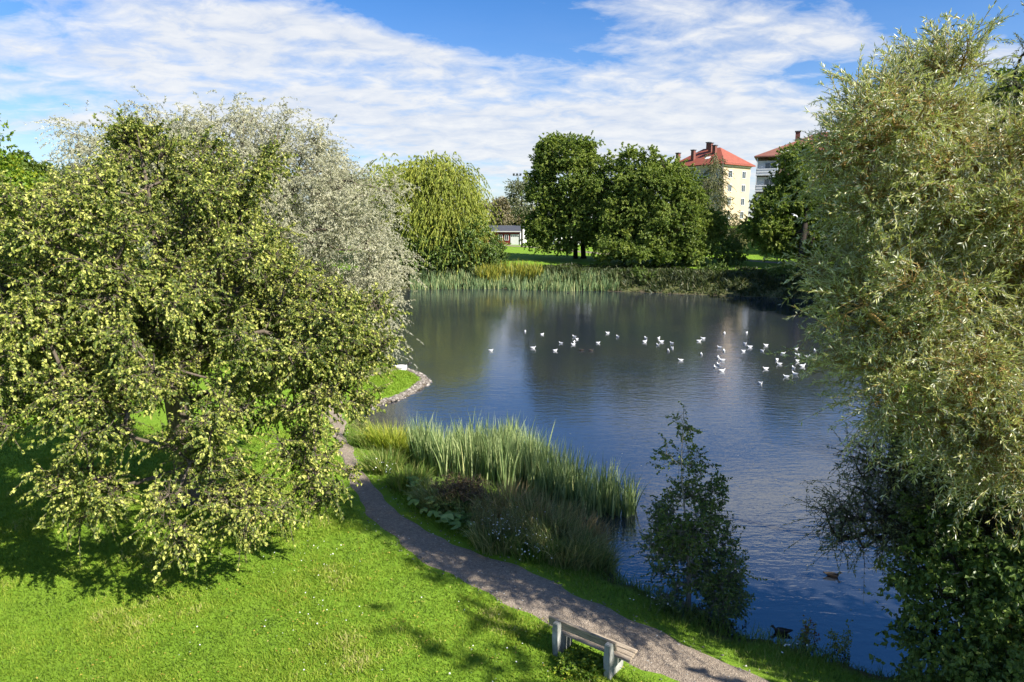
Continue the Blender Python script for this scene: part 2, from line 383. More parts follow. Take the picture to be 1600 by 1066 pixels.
def sample(ells, n, g, lo=.25, deep=.5, cl=None):
    """points through a crown made of rounded masses, thicker towards their surfaces"""
    if cl:                               # boughs: a few branch ends close together, then a gap
        c, o = sample(ells, max(3, int(1.5 * n / cl[0])), g, lo, deep)
        keep = []
        for i in range(len(c)):          # boughs stand apart from each other
            if all(np.linalg.norm(c[i] - c[j]) > cl[1] * .85 for j in keep): keep.append(i)
        c, o = c[keep], o[keep]; m = max(1, round(n / len(c)))
        off = g.normal(size=(len(c), m, 3)); off = off / np.linalg.norm(off, axis=2, keepdims=True) * (cl[1] * g.random((len(c), m, 1)) ** .5)
        off[..., 2] *= .7
        return (c[:, None] + off).reshape(-1, 3), norm(np.repeat(o, m, 0) * .6 + off.reshape(-1, 3) / cl[1])
    E = np.array([e[:6] for e in ells], float); w = np.array([(e[3] * e[4] * e[5]) ** (2 / 3) * (e[6] if len(e) > 6 else 1) for e in ells])
    k = g.choice(len(E), int(n * 2.6), p=w / w.sum())
    d = norm(g.normal(size=(len(k), 3))); r = (lo + (1 - lo) * g.random(len(k))) ** (1 / 2.2)
    p = E[k, :3] + d * E[k, 3:] * r[:, None]
    rho = np.min(np.linalg.norm((p[:, None] - E[None, :, :3]) / E[None, :, 3:], axis=2), axis=1)
    ok = (rho > deep) | (g.random(len(k)) < .12)
    out = norm((p - E[k, :3]) / E[k, 3:] ** 2)
    return p[ok][:n], out[ok][:n]
def leaf_quads(pos, ld, nrm, ln, wd, fold=.25, wpos=.45):
    side = norm(np.cross(ld, nrm)); nrm = np.cross(side, ld)
    mid = pos + ld * (ln * wpos)[:, None]; lift = nrm * (wd * fold)[:, None]
    V = np.stack([pos, mid + side * (wd / 2)[:, None] + lift, pos + ld * ln[:, None], mid - side * (wd / 2)[:, None] + lift], 1).reshape(-1, 3)
    F = np.arange(len(pos) * 4).reshape(-1, 4)
    return V, F
def foliage(cen, out, g, ntw, nlf, tl, ls, lw, spread=.3, wo=.8, wr=.8, up=.1, droop=.2, hang=.2, la=.6, lb=.8, nu=.6, no=.4, twig_r=0, hang_leaf=None, clump=.45, stalk=0):
    """twigs from each branch end, leaves along every twig"""
    n = len(cen) * ntw
    c = np.repeat(cen, ntw, 0); o = np.repeat(out, ntw, 0); tone = np.repeat(g.random(len(cen)), ntw)
    s = c + g.normal(size=(n, 3)) * spread * .5
    d = norm(o * wo + g.normal(size=(n, 3)) * wr + np.array([0, 0, up])); Ln = g.uniform(tl[0], tl[1], n)
    t = np.sort(g.random((n, nlf)) ** .8, 1); tL = t * Ln[:, None]
    pos = s[:, None] + d[:, None] * tL[..., None]; pos[..., 2] -= droop * tL ** 2
    tan = np.repeat(d[:, None], nlf, 1).copy(); tan[..., 2] -= 2 * droop * tL
    pos = pos.reshape(-1, 3); tan = norm(tan.reshape(-1, 3)); oo = np.repeat(o, nlf, 0)
    m = len(pos)
    ld = norm(tan * la + g.normal(size=(m, 3)) * lb * .6 + np.array([0, 0, -hang]))
    nn = g.normal(size=(m, 3)) * .6 + np.array([0, 0, nu]) + oo * no
    ln = g.uniform(.7, 1.25, m) * ls; wd = g.uniform(.75, 1.2, m) * lw
    V, F = leaf_quads(pos, ld, nn, ln, wd)
    rnd = np.clip(clump * np.repeat(tone, nlf) + (1 - clump) * g.random(m), 0, 1)
    tw = None
    if twig_r:
        e1 = s + d * (Ln * .5)[:, None]; e1[:, 2] -= droop * (Ln * .5) ** 2
        e2 = s + d * Ln[:, None]; e2[:, 2] -= droop * Ln ** 2
        a = np.concatenate([c, s, e1]); b = np.concatenate([s, e1, e2])
        rr = np.full(n, twig_r)
        tw = tubes(a, b, np.concatenate([rr * 1.4, rr * 1.2, rr]), np.concatenate([rr * 1.2, rr, rr * .4]), 3)
    return V, F, rnd, tw
def build_tree(name, base, ells, mat, bark, label, cat="tree", group=None, seed=1, n=300, trunk_r=.3, trunk_top=None, lean=(0, 0), seg=.7,
               fol=None, lo=.25, deep=.5, zmin=.8, extra=None, grow_kw=None, trunk_pts=None, cl=None):
    g = np.random.default_rng(seed)
    base = np.array(base, float); t = thing(name, base, label, cat, group)
    att, out = sample(ells, n, g, lo, deep, cl)
    k = att[:, 2] > base[2] + zmin; att, out = att[k], out[k]
    if trunk_pts is None:
        top = trunk_top if trunk_top is not None else np.max([e[2] + e[5] * .5 for e in ells])
        ctr = np.average(np.array([e[:2] for e in ells]), axis=0, weights=[e[3] * e[4] * e[5] for e in ells])
        trunk_pts = []
        for q in np.linspace(0, 1, 9):
            xy = base[:2] + (ctr - base[:2]) * q ** 1.5 * .9 + np.array(lean) * math.sin(q * 3) + g.normal(size=2) * .06 * q
            trunk_pts.append([xy[0], xy[1], base[2] - .15 + (top - base[2] + .15) * q])
    sk = grow(trunk_pts, att, g, trunk_r, seg=seg, **(grow_kw or {}))
    parts = [tubes(*sk, 7)]
    # root flare
    p = np.array(trunk_pts[0]); parts.append(tubes(np.array([p - [0, 0, .1]]), np.array([p + [0, 0, .6]]), np.array([trunk_r * 1.5]), np.array([trunk_r * .98]), 9))
    LV, LF, LR, off = [], [], [], 0
    for f in (fol if isinstance(fol, list) else [fol]):
        f = dict(f); sel = f.pop("frac", 1.0)
        idx = g.random(len(att)) < sel
        V, F, r, tw = foliage(att[idx], out[idx], g, **f)
        LV.append(V); LF.append(F + off); LR.append(r); off += len(V)
        if tw is not None: parts.append(tw)
    V, F = cat_mesh(parts); npmesh("trunk", V, F, bark, t, smooth=True)
    npmesh("crown", np.concatenate(LV), np.concatenate(LF), mat, t, attrs={"rnd": ("FACE", np.concatenate(LR))})
    return t
def E(px, py, Y, rx, ry, rd=None, w=1.0):
    """a rounded crown mass: where it stands and how big it is (rx, ry given as seen from the lens at distance Y)"""
    c = P(px, py, Y); s = Y / FPX; a, b = rx * s, ry * s
    return (c[0], c[1], c[2], a, rd if rd else a, b, w)

# ------------------------------------------------------------------ near and middle trees
def gz(x, y): return (x, y, h1(x, y))
LIN = dict(ntw=12, nlf=20, tl=(.25, .64), ls=.080, lw=.060, spread=.25, wo=.7, wr=.8, up=-.05, droop=.4, hang=.75, nu=.7, no=.5, clump=.25, twig_r=.006)
build_tree("linden_tree", gz(-9.6, 19.2),
    [E(250, 410, 18, 190, 190, 4.2), E(140, 470, 16.5, 160, 160, 3.2), E(370, 430, 17, 95, 110, 2.3), E(520, 530, 16.5, 90, 90, 2.4), E(550, 598, 16.3, 48, 34, 1.0), E(470, 480, 17, 60, 60, 1.6), E(235, 245, 19, 70, 52, 1.5), E(120, 320, 18, 70, 75, 1.8),
     E(340, 330, 18.5, 75, 75, 1.8), E(80, 660, 14.2, 100, 110, 1.5), E(125, 775, 13.8, 55, 45, .9), E(270, 620, 14.2, 140, 110, 1.6), E(310, 745, 13.6, 80, 72, 1.1), E(398, 788, 13.9, 46, 46, .8), E(484, 712, 15.0, 36, 72, .9), E(440, 600, 14.6, 100, 100, 1.5),
     E(572, 556, 16, 45, 45, 1.0), E(30, 560, 15, 90, 110, 1.6), E(265, 815, 13.4, 24, 28, .45), E(496, 764, 14.8, 32, 32, .55), E(-60, 500, 17, 120, 170, 3), E(330, 520, 20.5, 200, 150, 2.6), E(200, 450, 15, 110, 110, 1.6), E(410, 300, 18.5, 26, 60, .8)],
    M['linden'], M['bark'], "large spreading linden with pale yellow-green bracts on the lawn beside the path", seed=11, n=1560, trunk_r=.34, fol=LIN, cl=(6, .50), lo=.2, deep=.45, seg=.6, zmin=.9,
    grow_kw=dict(tip=.013, down=.25))
SIL = dict(ntw=12, nlf=28, tl=(.6, 1.7), ls=.15, lw=.05, spread=.8, wo=.5, wr=.75, up=.1, droop=.30, hang=.35, nu=.3, no=.3, clump=.45, la=.8, lb=.9)
build_tree("silver_willow", gz(-18.5, 45.5),
    [E(370, 330, 45, 195, 140, 7), E(280, 290, 45, 130, 90, 5), E(470, 330, 44, 110, 100, 4), E(520, 400, 43, 100, 110, 4), E(560, 440, 42, 62, 105, 3), E(400, 210, 45, 65, 42, 2.5), E(330, 215, 45, 60, 42, 2.5), E(180, 240, 46, 65, 50, 3), E(250, 222, 46, 60, 40, 3),
     E(480, 240, 45, 45, 35, 2), E(420, 470, 42, 170, 120, 5), E(586, 490, 42, 36, 60, 2.2), E(560, 330, 44, 60, 60, 3), E(450, 265, 44, 80, 60, 3)],
    M['silver'], M['bark'], "huge rounded silver-grey willow behind the linden, on the left bank", cat="tree", seed=21, n=1050, trunk_r=.6, fol=SIL, cl=(4, 1.0), lo=.35, deep=.55, seg=1.2, grow_kw=dict(tip=.02))
MAP = dict(ntw=10, nlf=16, tl=(.4, 1.1), ls=.15, lw=.13, spread=.6, wo=.7, wr=.7, up=.05, droop=.2, hang=.3, nu=.9, no=.5, clump=.45)
build_tree("maple_tree", gz(-30.0, 31.5),
    [E(-70, 420, 31, 160, 170, 5), E(0, 470, 31, 75, 130, 3), E(-20, 290, 31, 55, 75, 2), E(15, 360, 30.5, 75, 60, 2.2), E(-90, 290, 32, 110, 90, 3), E(60, 440, 31, 50, 60, 1.6)],
    M['bright'], M['bark'], "bright green maple with yellowing leaves at the left edge behind the linden", seed=31, n=330, trunk_r=.32, fol=MAP, seg=.9)

OS = dict(ntw=13, nlf=28, tl=(.35, .95), ls=.10, lw=.021, spread=.30, wo=1.05, wr=.7, up=.30, droop=.24, hang=-.08, la=1.0, lb=.9, nu=.5, no=.4, clump=.3, twig_r=.0045)
build_tree("white_willow", gz(10.0, 12.7),
    [E(1480, 255, 12.2, 125, 95, 1.9), E(1395, 190, 12, 62, 50, 1.1), E(1325, 222, 12.2, 26, 34, .55), E(1497, 75, 12.4, 24, 48, .5), E(1470, 135, 12.4, 50, 40, .8), E(1565, 250, 12.3, 55, 50, 1.1), E(1405, 300, 11.7, 70, 36, 1.0), E(1350, 290, 12, 32, 34, .6),
     E(1555, 345, 11.4, 80, 36, 1.0), E(1462, 372, 11.8, 60, 26, .8), E(1352, 432, 11.6, 46, 36, .8), E(1432, 440, 11.2, 75, 34, 1.0), E(1308, 470, 11.9, 20, 30, .4), E(1385, 500, 11.3, 60, 34, .8), E(1450, 545, 11, 85, 42, 1.0), E(1322, 560, 11.7, 26, 16, .4), E(1505, 630, 10.8, 75, 44, .9),
     E(1585, 560, 10.8, 60, 66, 1.0), E(1430, 625, 11, 46, 24, .55), E(1575, 715, 10.3, 52, 44, .7), E(1500, 520, 13, 80, 60, .9), E(1730, 400, 12.6, 150, 200, 1.2), E(1660, 600, 11, 60, 150, 1.1), E(1530, 610, 12.6, 70, 60, .9), E(1425, 585, 11.2, 70, 34, .8), E(1478, 665, 10.9, 52, 34, .7)],
    M['osier'], M['yellow_bark'], "tall white willow with pale narrow leaves and yellowish twigs leaning in from the right", seed=41, n=900, trunk_r=.36, fol=OS, cl=(6, .42), lo=.45, deep=.7, seg=.45, zmin=1.2,
    grow_kw=dict(tip=.007, up=.16), trunk_pts=[(10.0, 12.7, .4), (9.95, 12.7, 1.5), (9.8, 12.7, 2.8), (9.5, 12.6, 4.2), (9.3, 12.5, 5.8), (9.1, 12.5, 7.4), (8.9, 12.4, 9)])
M['dusk'] = leaf_mat("grey_willow_leaf", [(0, (.045, .062, .025)), (.6, (.100, .120, .052)), (1, (.20, .195, .08))], [(0, (.07, .09, .06)), (1, (.16, .18, .13))], .25, .4, .4)  # leaf tones darkened for the shade on the willow's lower skirt
GW = dict(ntw=7, nlf=16, tl=(.25, .7), ls=.075, lw=.019, spread=.35, wo=.8, wr=.8, up=.1, droop=.25, hang=.2, la=.9, lb=.8, nu=.3, no=.4, twig_r=.004)
build_tree("grey_willow", gz(10.6, 13.5),
    [E(1430, 770, 12.6, 115, 75, 1.2), E(1350, 820, 12.6, 62, 55, .8), E(1500, 790, 12.2, 80, 85, .9), E(1400, 715, 12.8, 65, 45, .8), E(1312, 815, 12.8, 32, 28, .45)],
    M['dusk'], M['dark_bark'], "sparse dark grey-leaved willow with bare looping branches hanging over the water", seed=43, n=170, trunk_r=.14, fol=GW, seg=.28, lo=.1, deep=.2, zmin=.5,
    grow_kw=dict(tip=.009, jit=.2, up=.2), trunk_pts=[(10.6, 13.5, .2), (10.3, 13.4, .8), (9.9, 13.2, 1.4), (9.5, 13, 2.0), (9.0, 12.9, 2.5)])
for k, (x, y, r, h, lab) in enumerate([(14.6, 18.5, 2.0, 2.6, "dark bush on the right bank behind the white willow, nearer of two"), (16.6, 23.5, 2.4, 3.0, "dark bush on the right bank behind the white willow, farther of two")]):
    build_tree("shrub", gz(x, y), [(x, y, h * .5, r, r, h * .5), (x - .8, y + 1, h * .4, r * .8, r * .8, h * .4)], M['shrub'], M['dark_bark'], lab, cat="bush", group="bushes on the right bank", seed=140 + k, n=120, trunk_r=.06,
        fol=dict(ntw=8, nlf=12, tl=(.25, .6), ls=.13, lw=.09, spread=.4, wo=.9, wr=.7, up=.0, droop=.3, hang=.5, nu=.9, no=.6), lo=.4, deep=.55, seg=.4, zmin=.1)
TW = dict(ntw=8, nlf=16, tl=(.3, .7), ls=.085, lw=.024, spread=.4, wo=.8, wr=.8, up=.2, droop=.25, hang=.2, la=.9, lb=.8, nu=.3, no=.4, twig_r=.004)
build_tree("slender_willow", gz(14.5, 15), [E(1598, 110, 14.6, 46, 75, .9), E(1640, 230, 14.6, 75, 110, 1.2), E(1700, 340, 15, 90, 120, 1.5)],
    M['dusk'], M['dark_bark'], "dark fine-leaved treetop at the upper right edge behind the white willow", seed=44, n=130, trunk_r=.16, fol=TW, seg=.5)
ELD = dict(ntw=7, nlf=10, tl=(.2, .5), ls=.11, lw=.075, spread=.35, wo=.9, wr=.7, up=.0, droop=.3, hang=.5, nu=.9, no=.6, clump=.4)
build_tree("elder_bush", gz(9.3, 10.6),
    [E(1520, 960, 11.3, 105, 110, 1.1), E(1570, 850, 11.4, 95, 95, 1.1), E(1480, 880, 11.9, 70, 80, .9), E(1600, 1000, 10.8, 100, 120, 1.2), E(1450, 820, 12.2, 40, 40, .5), E(1495, 1040, 11, 70, 60, .8), E(1640, 900, 11, 80, 160, 1)],
    M['shrub'], M['dark_bark'], "dense dark green broad-leaved bush filling the bottom right corner on the bank", cat="bush", seed=45, n=420, trunk_r=.09, fol=ELD, seg=.3, lo=.45, deep=.55, zmin=.15, grow_kw=dict(tip=.008))
BI = dict(ntw=7, nlf=13, tl=(.14, .40), ls=.062, lw=.05, spread=.22, wo=.9, wr=.55, up=.15, droop=.3, hang=.35, nu=.6, no=.4, clump=.4, twig_r=.0035)
bb = at(1075, 955)
build_tree("young_birch", bb,
    [E(1066, 900, 15, 50, 70, .8), E(1075, 805, 15, 54, 62, .8), E(1080, 725, 15.1, 32, 38, .45), E(1067, 662, 15.2, 8, 30, .13), E(1125, 850, 15, 22, 26, .35), E(1028, 840, 15, 20, 34, .35), E(1106, 770, 15, 24, 20, .3), E(1046, 710, 15, 14, 12, .2), E(1110, 900, 15, 24, 34, .4)],
    M['birch'], M['birch_bark'], "young dark green birch standing alone at the water's edge beyond the path", seed=51, n=300, trunk_r=.055, fol=BI, cl=(3, .17), lo=.15, deep=.3, seg=.25, zmin=.25,
    trunk_pts=[(bb[0], bb[1], bb[2] - .1)] + [tuple(P(1075 - 9 * q + 4 * math.sin(q * 7), 950 - 315 * q, bb[1] + .15)) for q in np.linspace(.1, 1, 10)], grow_kw=dict(tip=.005, up=.05, down=1.5))
b2 = at(1130, 975)
build_tree("birch_sapling", b2, [E(1130, 925, b2[1] + .1, 26, 42, .35), E(1145, 890, b2[1] + .1, 14, 20, .2), E(1120, 950, b2[1], 22, 20, .3)],
    M['birch'], M['birch_bark'], "low leafy birch sapling on the grassy bank just right of the taller birch", seed=52, n=70, trunk_r=.02, fol=dict(BI, ls=.055, lw=.043), seg=.2, zmin=.1, grow_kw=dict(tip=.004))

# unseen trees set right of the frame to shade the path and near water
SH = dict(ntw=8, nlf=12, tl=(.5, 1.2), ls=.24, lw=.17, spread=.8, wo=.8, wr=.7, up=.1, droop=.2, hang=.3, nu=.9, no=.5)
SHADE = [((15.5, 6.6), 3.6, 10, 61), ((12.6, 4.4), 3.3, 13.5, 62)]
for k, ((x, y), rr, hh, sd_) in enumerate(SHADE):
    ells = [(x, y, hh * .62, rr, rr, hh * .33), (x - rr * .3, y + 1, hh * .5, rr * .7, rr * .7, hh * .25), (x + 1, y - .5, hh * .8, rr * .6, rr * .6, hh * .2)] if k == 0 else \
        [(x, y, 5.6, 3.1, 3.1, 3.0, 1.3), (x + .3, y - .6, 12.9, 1.9, 2.3, 1.5, .5)]  # second crown shaped in two masses so its shade clears the bench
    build_tree("alder_tree", gz(x, y), ells, M['maple'], M['dark_bark'], ["alder outside the right edge of the photo, beyond the dark broad-leaved bush", "alder outside the right edge of the photo, closer to the bench than the other"][k],
        seed=sd_, n=(90, 80)[k], trunk_r=.24, fol=SH)

# ------------------------------------------------------------------ far bank trees
WE = dict(ntw=7, nlf=26, tl=(1.2, 3.8), ls=.42, lw=.12, spread=1.6, wo=.45, wr=.35, up=-.25, droop=.32, hang=1.0, la=.7, lb=.45, nu=.1, no=.6, clump=.5)
b = at(686, 428)
build_tree("weeping_willow", b, [E(680, 320, 102, 60, 58, 6), E(650, 310, 103, 35, 45, 4), E(713, 320, 101, 30, 48, 4), E(670, 275, 103, 40, 24, 3.5), E(702, 283, 102, 30, 26, 3), E(700, 360, 100, 50, 50, 4), E(728, 345, 101, 14, 38, 2), E(635, 345, 102, 22, 40, 3)],
    M['weeping'], M['dark_bark'], "big yellow-green weeping willow at the far left shore, in front of the cottage lawn", seed=71, n=560, trunk_r=.6, fol=WE, lo=.35, deep=.6, seg=1.5)
build_tree("weeping_willow", gz(-21, 113), [E(625, 325, 112, 42, 60, 5), E(600, 295, 113, 38, 40, 4), E(640, 285, 113, 22, 28, 3), E(605, 340, 112, 45, 60, 4)],
    M['weeping'], M['dark_bark'], "smaller pale weeping willow between the silver willow and the big weeping willow", seed=72, n=260, trunk_r=.45, fol=dict(WE, clump=.4), lo=.35, deep=.6, seg=1.5)
UN = dict(ntw=7, nlf=12, tl=(.5, 1.1), ls=.30, lw=.24, spread=.7, wo=.9, wr=.6, up=-.1, droop=.2, hang=.4, nu=1.0, no=.5, clump=.35)
for k, (px, py, rx, ry, Y, lab) in enumerate([(660, 392, 32, 34, 97.5, "dark leafy shrub under the left side of the big weeping willow"), (735, 385, 40, 42, 98, "largest dark leafy shrub under the middle of the big weeping willow"), (770, 400, 16, 24, 98.5, "small dark shrub at the right foot of the big weeping willow"), (690, 400, 24, 25, 97, "low dark shrub between the two shrubs under the big weeping willow")]):
    e = E(px, py, Y, rx, ry); g0 = gz(e[0], Y)
    build_tree("shrub", g0, [e, E(px - rx * .4, py + ry * .35, Y - .4, rx * .7, ry * .6)], M['shrub'], M['dark_bark'], lab, cat="shrub", group="shrubs under the big weeping willow", seed=80 + k, n=int(30 + rx * 2), trunk_r=.08, fol=UN, lo=.5, deep=.6, seg=.6, zmin=.2)
MF = dict(ntw=10, nlf=22, tl=(.45, 1.15), ls=.26, lw=.22, spread=.85, wo=.75, wr=.7, up=.0, droop=.15, hang=.25, nu=1.0, no=.55, clump=.5)
b = at(905, 404)
build_tree("maple_tree", b, [E(890, 285, 112, 55, 62, 6), E(880, 240, 112, 42, 24, 4), E(925, 275, 112, 32, 40, 4), E(856, 320, 111, 30, 42, 4), E(848, 352, 110, 22, 24, 3), E(905, 340, 110, 45, 36, 4), E(950, 330, 111, 22, 45, 3), E(860, 270, 112, 26, 34, 3), E(870, 375, 110, 35, 14, 2.5), E(940, 360, 109, 34, 34, 3.5), E(845, 370, 109, 18, 16, 2.5), E(850, 290, 111, 22, 34, 3), E(900, 228, 112, 26, 14, 2.5)],
    M['maple'], M['dark_bark'], "tall round dark green maple with two trunks on the far bank", seed=91, cl=(3, .95), n=900, trunk_r=.42, fol=MF, lo=.4, deep=.6, seg=1.2, zmin=2,
    trunk_pts=[tuple(b + [.7, 0, -.1])] + [tuple(P(912 - 10 * q, 400 - 150 * q, b[1])) for q in np.linspace(.12, 1, 8)])
t2 = tubes(np.array([b + [-.6, 0, -.1], P(899, 380, b[1]), P(893, 350, b[1])]), np.array([P(899, 380, b[1]), P(893, 350, b[1]), P(885, 310, b[1])]), np.array([.42, .3, .26]), np.array([.3, .26, .15]), 8)
par_ = [o for o in COL.objects if o.get("label", "").startswith("tall round dark green maple")][0]
npmesh("trunk", t2[0], t2[1], M['dark_bark'], par_, smooth=True)
b = at(1062, 408)
build_tree("maple_tree", b, [E(1005, 290, 106, 48, 34, 4), E(1000, 258, 107, 34, 20, 3), E(1050, 312, 105, 42, 34, 4), E(1035, 340, 104, 70, 45, 5), E(1094, 350, 104, 30, 32, 3.2), E(975, 345, 104, 32, 50, 3.5), E(1000, 390, 102.5, 48, 36, 3.5), E(1110, 370, 103, 22, 16, 2), E(1038, 262, 106, 22, 12, 2.2), E(1060, 285, 105, 24, 16, 2.4), E(955, 300, 106, 26, 36, 3), E(965, 385, 103, 30, 30, 3), E(1060, 385, 100.5, 62, 24, 3), E(1005, 408, 98, 45, 20, 3), E(1050, 365, 100, 55, 30, 3), E(960, 400, 99, 26, 18, 2), E(1066, 402, 98.5, 38, 20, 2.6), E(1030, 300, 103, 45, 40, 3.4), E(1078, 320, 104, 28, 26, 3)],
    M['maple'], M['dark_bark'], "wide dark green maple with low crown reaching the water, right of two-trunked one", seed=92, cl=(3, .95), n=1100, trunk_r=.5, fol=MF, lo=.4, deep=.6, seg=1.2, zmin=.8)
b = at(1128, 396)
build_tree("weeping_birch", gz(b[0], 119), [E(1116, 278, 119, 17, 22, 2.0), E(1118, 315, 119, 20, 34, 2.2), E(1119, 250, 119, 8, 12, .9), E(1134, 352, 118, 14, 22, 1.6), E(1152, 366, 117, 14, 14, 1.5), E(1160, 346, 117, 13, 13, 1.3)],
    M['drybirch'], M['birch_bark'], "slim grey-green weeping birch in front of the cream apartment block", seed=93, n=150, trunk_r=.22, fol=dict(WE, tl=(.6, 1.8), ls=.22, lw=.12, spread=.55, wo=.3, ntw=8, nlf=20), seg=1)
b = at(1249, 424)
build_tree("maple_tree", b, [E(1252, 262, 97, 26, 26, 2.6), E(1242, 305, 97, 42, 32, 3.4), E(1206, 335, 96, 26, 22, 2.2), E(1182, 352, 96, 22, 16, 1.8), E(1205, 365, 95.5, 34, 22, 2.4), E(1270, 330, 97, 45, 55, 4), E(1300, 300, 98, 42, 60, 4), E(1260, 382, 95.5, 40, 18, 2.2), E(1305, 380, 97, 30, 36, 2.5)],
    M['maple'], M['dark_bark'], "dark green maple with one straight trunk by the far path below the brown-roofed block", seed=94, cl=(3, .9), n=560, trunk_r=.4, fol=dict(MF, ls=.34), lo=.35, deep=.5, seg=1.1, zmin=2)
for k, (px, py, rx, ry, Y, lab) in enumerate([(1000, 440, 22, 11, 91, "low dark bush at the water under the wide maple, left end of the bank bushes"), (1062, 436, 26, 13, 92, "broad dark bush on the far bank below the small shrub, left of centre"), (1120, 432, 20, 12, 91, "rounded dark bush on the far bank right under the weeping birch"), (1172, 440, 24, 11, 88, "low dark bush on the far bank left of the single-trunk maple"), (1225, 436, 22, 13, 86, "dark bush on the far bank just below the single-trunk maple's trunk")]):
    e = E(px, py, Y, rx, ry, 1.4); build_tree("shrub", gz(e[0], Y), [e], M['shrub'], M['dark_bark'], lab, cat="bush", group="bushes along the shaded far bank", seed=130 + k, n=44, trunk_r=.05, fol=dict(UN, ls=.22, lw=.17, nlf=16), lo=.4, deep=.6, seg=.5, zmin=.1)
e = E(1141, 393, 100.5, 15, 16, 1.8)
build_tree("shrub", gz(e[0], 100.5), [e], M['shrub'], M['dark_bark'], "small dark shrub beside the far path, between the wide maple and the single-trunk maple", cat="shrub", seed=95, n=34, trunk_r=.07, fol=UN, lo=.5, deep=.6, seg=.5, zmin=.2)
build_tree("poplar_tree", gz(at(815, 384)[0], 140), [E(815, 312, 140, 17, 24, 3), E(806, 300, 140, 10, 15, 2), E(822, 295, 140, 12, 13, 2)], M['fartree'], M['dark_bark'],
    "thin pale green tree rising behind the white garage door", seed=96, n=70, trunk_r=.2, fol=dict(MF, nlf=11), seg=1.2)
for k, (px, py, rx, ry, Y, lab) in enumerate([(783, 335, 14, 24, 178, "brownish thin-leaved tree behind the left end of the red cottage"), (803, 338, 16, 20, 190, "brownish rounded tree behind the middle of the red cottage roof"), (765, 340, 20, 26, 185, "brownish tree mostly hidden behind the big weeping willow"), (835, 345, 22, 18, 195, "low brownish tree behind the right end of the cottage roof")]):
    e = E(px, py, Y, rx, ry)
    build_tree("distant_tree", gz(e[0], Y), [e], M['bare'], M['dark_bark'], lab, group="distant trees behind the red cottage", seed=100 + k, n=60, trunk_r=.22, fol=dict(MF, ls=.5, lw=.3, nlf=11), seg=1.6)
# wood beyond the park: side views and the skyline to left and right
proto = None
WOOD = [(-62, 78), (-52, 105), (-75, 120), (-44, 128), (60, 105), (52, 118), (72, 92), (66, 130), (-34, 140), (58, 84), (80, 112), (-58, 52), (-48, 66), (49, 66), (55, 73), (52, 58), (60, 80)]  # enlarged right-shore trees at the end added to shade the far bank
for k, (x, y) in enumerate(WOOD):
    if proto is None:
        proto = build_tree("background_tree", gz(x, y), [(x, y, 9 + h1(x, y), 5.5, 5.5, 5), (x + 2, y, 6 + h1(x, y), 4.5, 4.5, 4), (x - 2, y + 1, 7 + h1(x, y), 4.5, 4.5, 4)], M['maple'], M['dark_bark'],
            "dark green tree in the belt round the park, mostly hidden behind nearer trees", group="belt of trees round the park", seed=120, n=260, trunk_r=.4, fol=dict(MF, ls=.4, lw=.33), lo=.4, deep=.6, seg=1.6)
    else:
        c = copy_tree(proto); c.location = gz(x, y); c.rotation_euler = (0, 0, k * 2.1); q = (1.35 if k > 12 else .85) + .3 * ((k * 37) % 10) / 10; c.scale = (q, q, q)

# ------------------------------------------------------------------ grasses, reeds and bank plants
def blades(pos, h, w, g, lean=.35, segs=3, az=None, bend=.5, tilt=None):
    """one ribbon per blade, rooted at pos, bending over to its tip"""
    n = len(pos); a = g.random(n) * 2 * np.pi if az is None else az
    dr = np.stack([np.cos(a), np.sin(a), np.zeros(n)], 1); f = g.random(n) * 2 * np.pi
    sd = np.stack([np.cos(f), np.sin(f), np.zeros(n)], 1)
    le = lean * g.random(n) if tilt is None else tilt
    be = bend * g.random(n)
    rows = []
    for k in range(segs + 1):
        t = k / segs
        c = pos + np.array([0, 0, 1.]) * (h * (t - .35 * be * t ** 2.5))[:, None] + dr * (h * (le * t + be * .55 * t ** 2.2))[:, None]
        ww = (w * (1 - t ** 1.6) * .5 + .0006)[:, None]
        rows += [c - sd * ww, c + sd * ww]
    V = np.stack(rows, 1).reshape(-1, 3); m = 2 * (segs + 1)
    o = np.arange(n)[:, None] * m; q = np.arange(segs)[None] * 2
    F = np.stack([o + q, o + q + 1, o + q + 3, o + q + 2], -1).reshape(-1, 4)
    return V, F
def blade_obj(name, pos, h, w, mat, g, parent=None, rnd=None, **kw):
    segs = kw.get("segs", 3); V, F = blades(pos, h, w, g, **kw)
    r = g.random(len(pos)) if rnd is None else rnd
    return npmesh(name, V, F, mat, parent, attrs={"rnd": ("FACE", np.repeat(np.clip(r, 0, 1), segs))})
def patch_noise(x, y, s=1.0):
    return (np.sin(x * 1.9 * s + y * .7 * s) + np.sin(y * 2.3 * s - x * 1.1 * s + 1.7) + np.sin((x + y) * 3.7 * s + .5) * .6 + np.sin((x - 1.3 * y) * 5.1 * s) * .4) / 3
g = np.random.default_rng(201)
# mown lawn near the lens
n = 430000
rr_ = 8.0 * (27 / 8.0) ** g.random(n); u_ = g.uniform(-.88, .72, n)
x, y = u_ * rr_, rr_ * 1.0
pd = path_d(x, y); sd = shore_d(x, y)
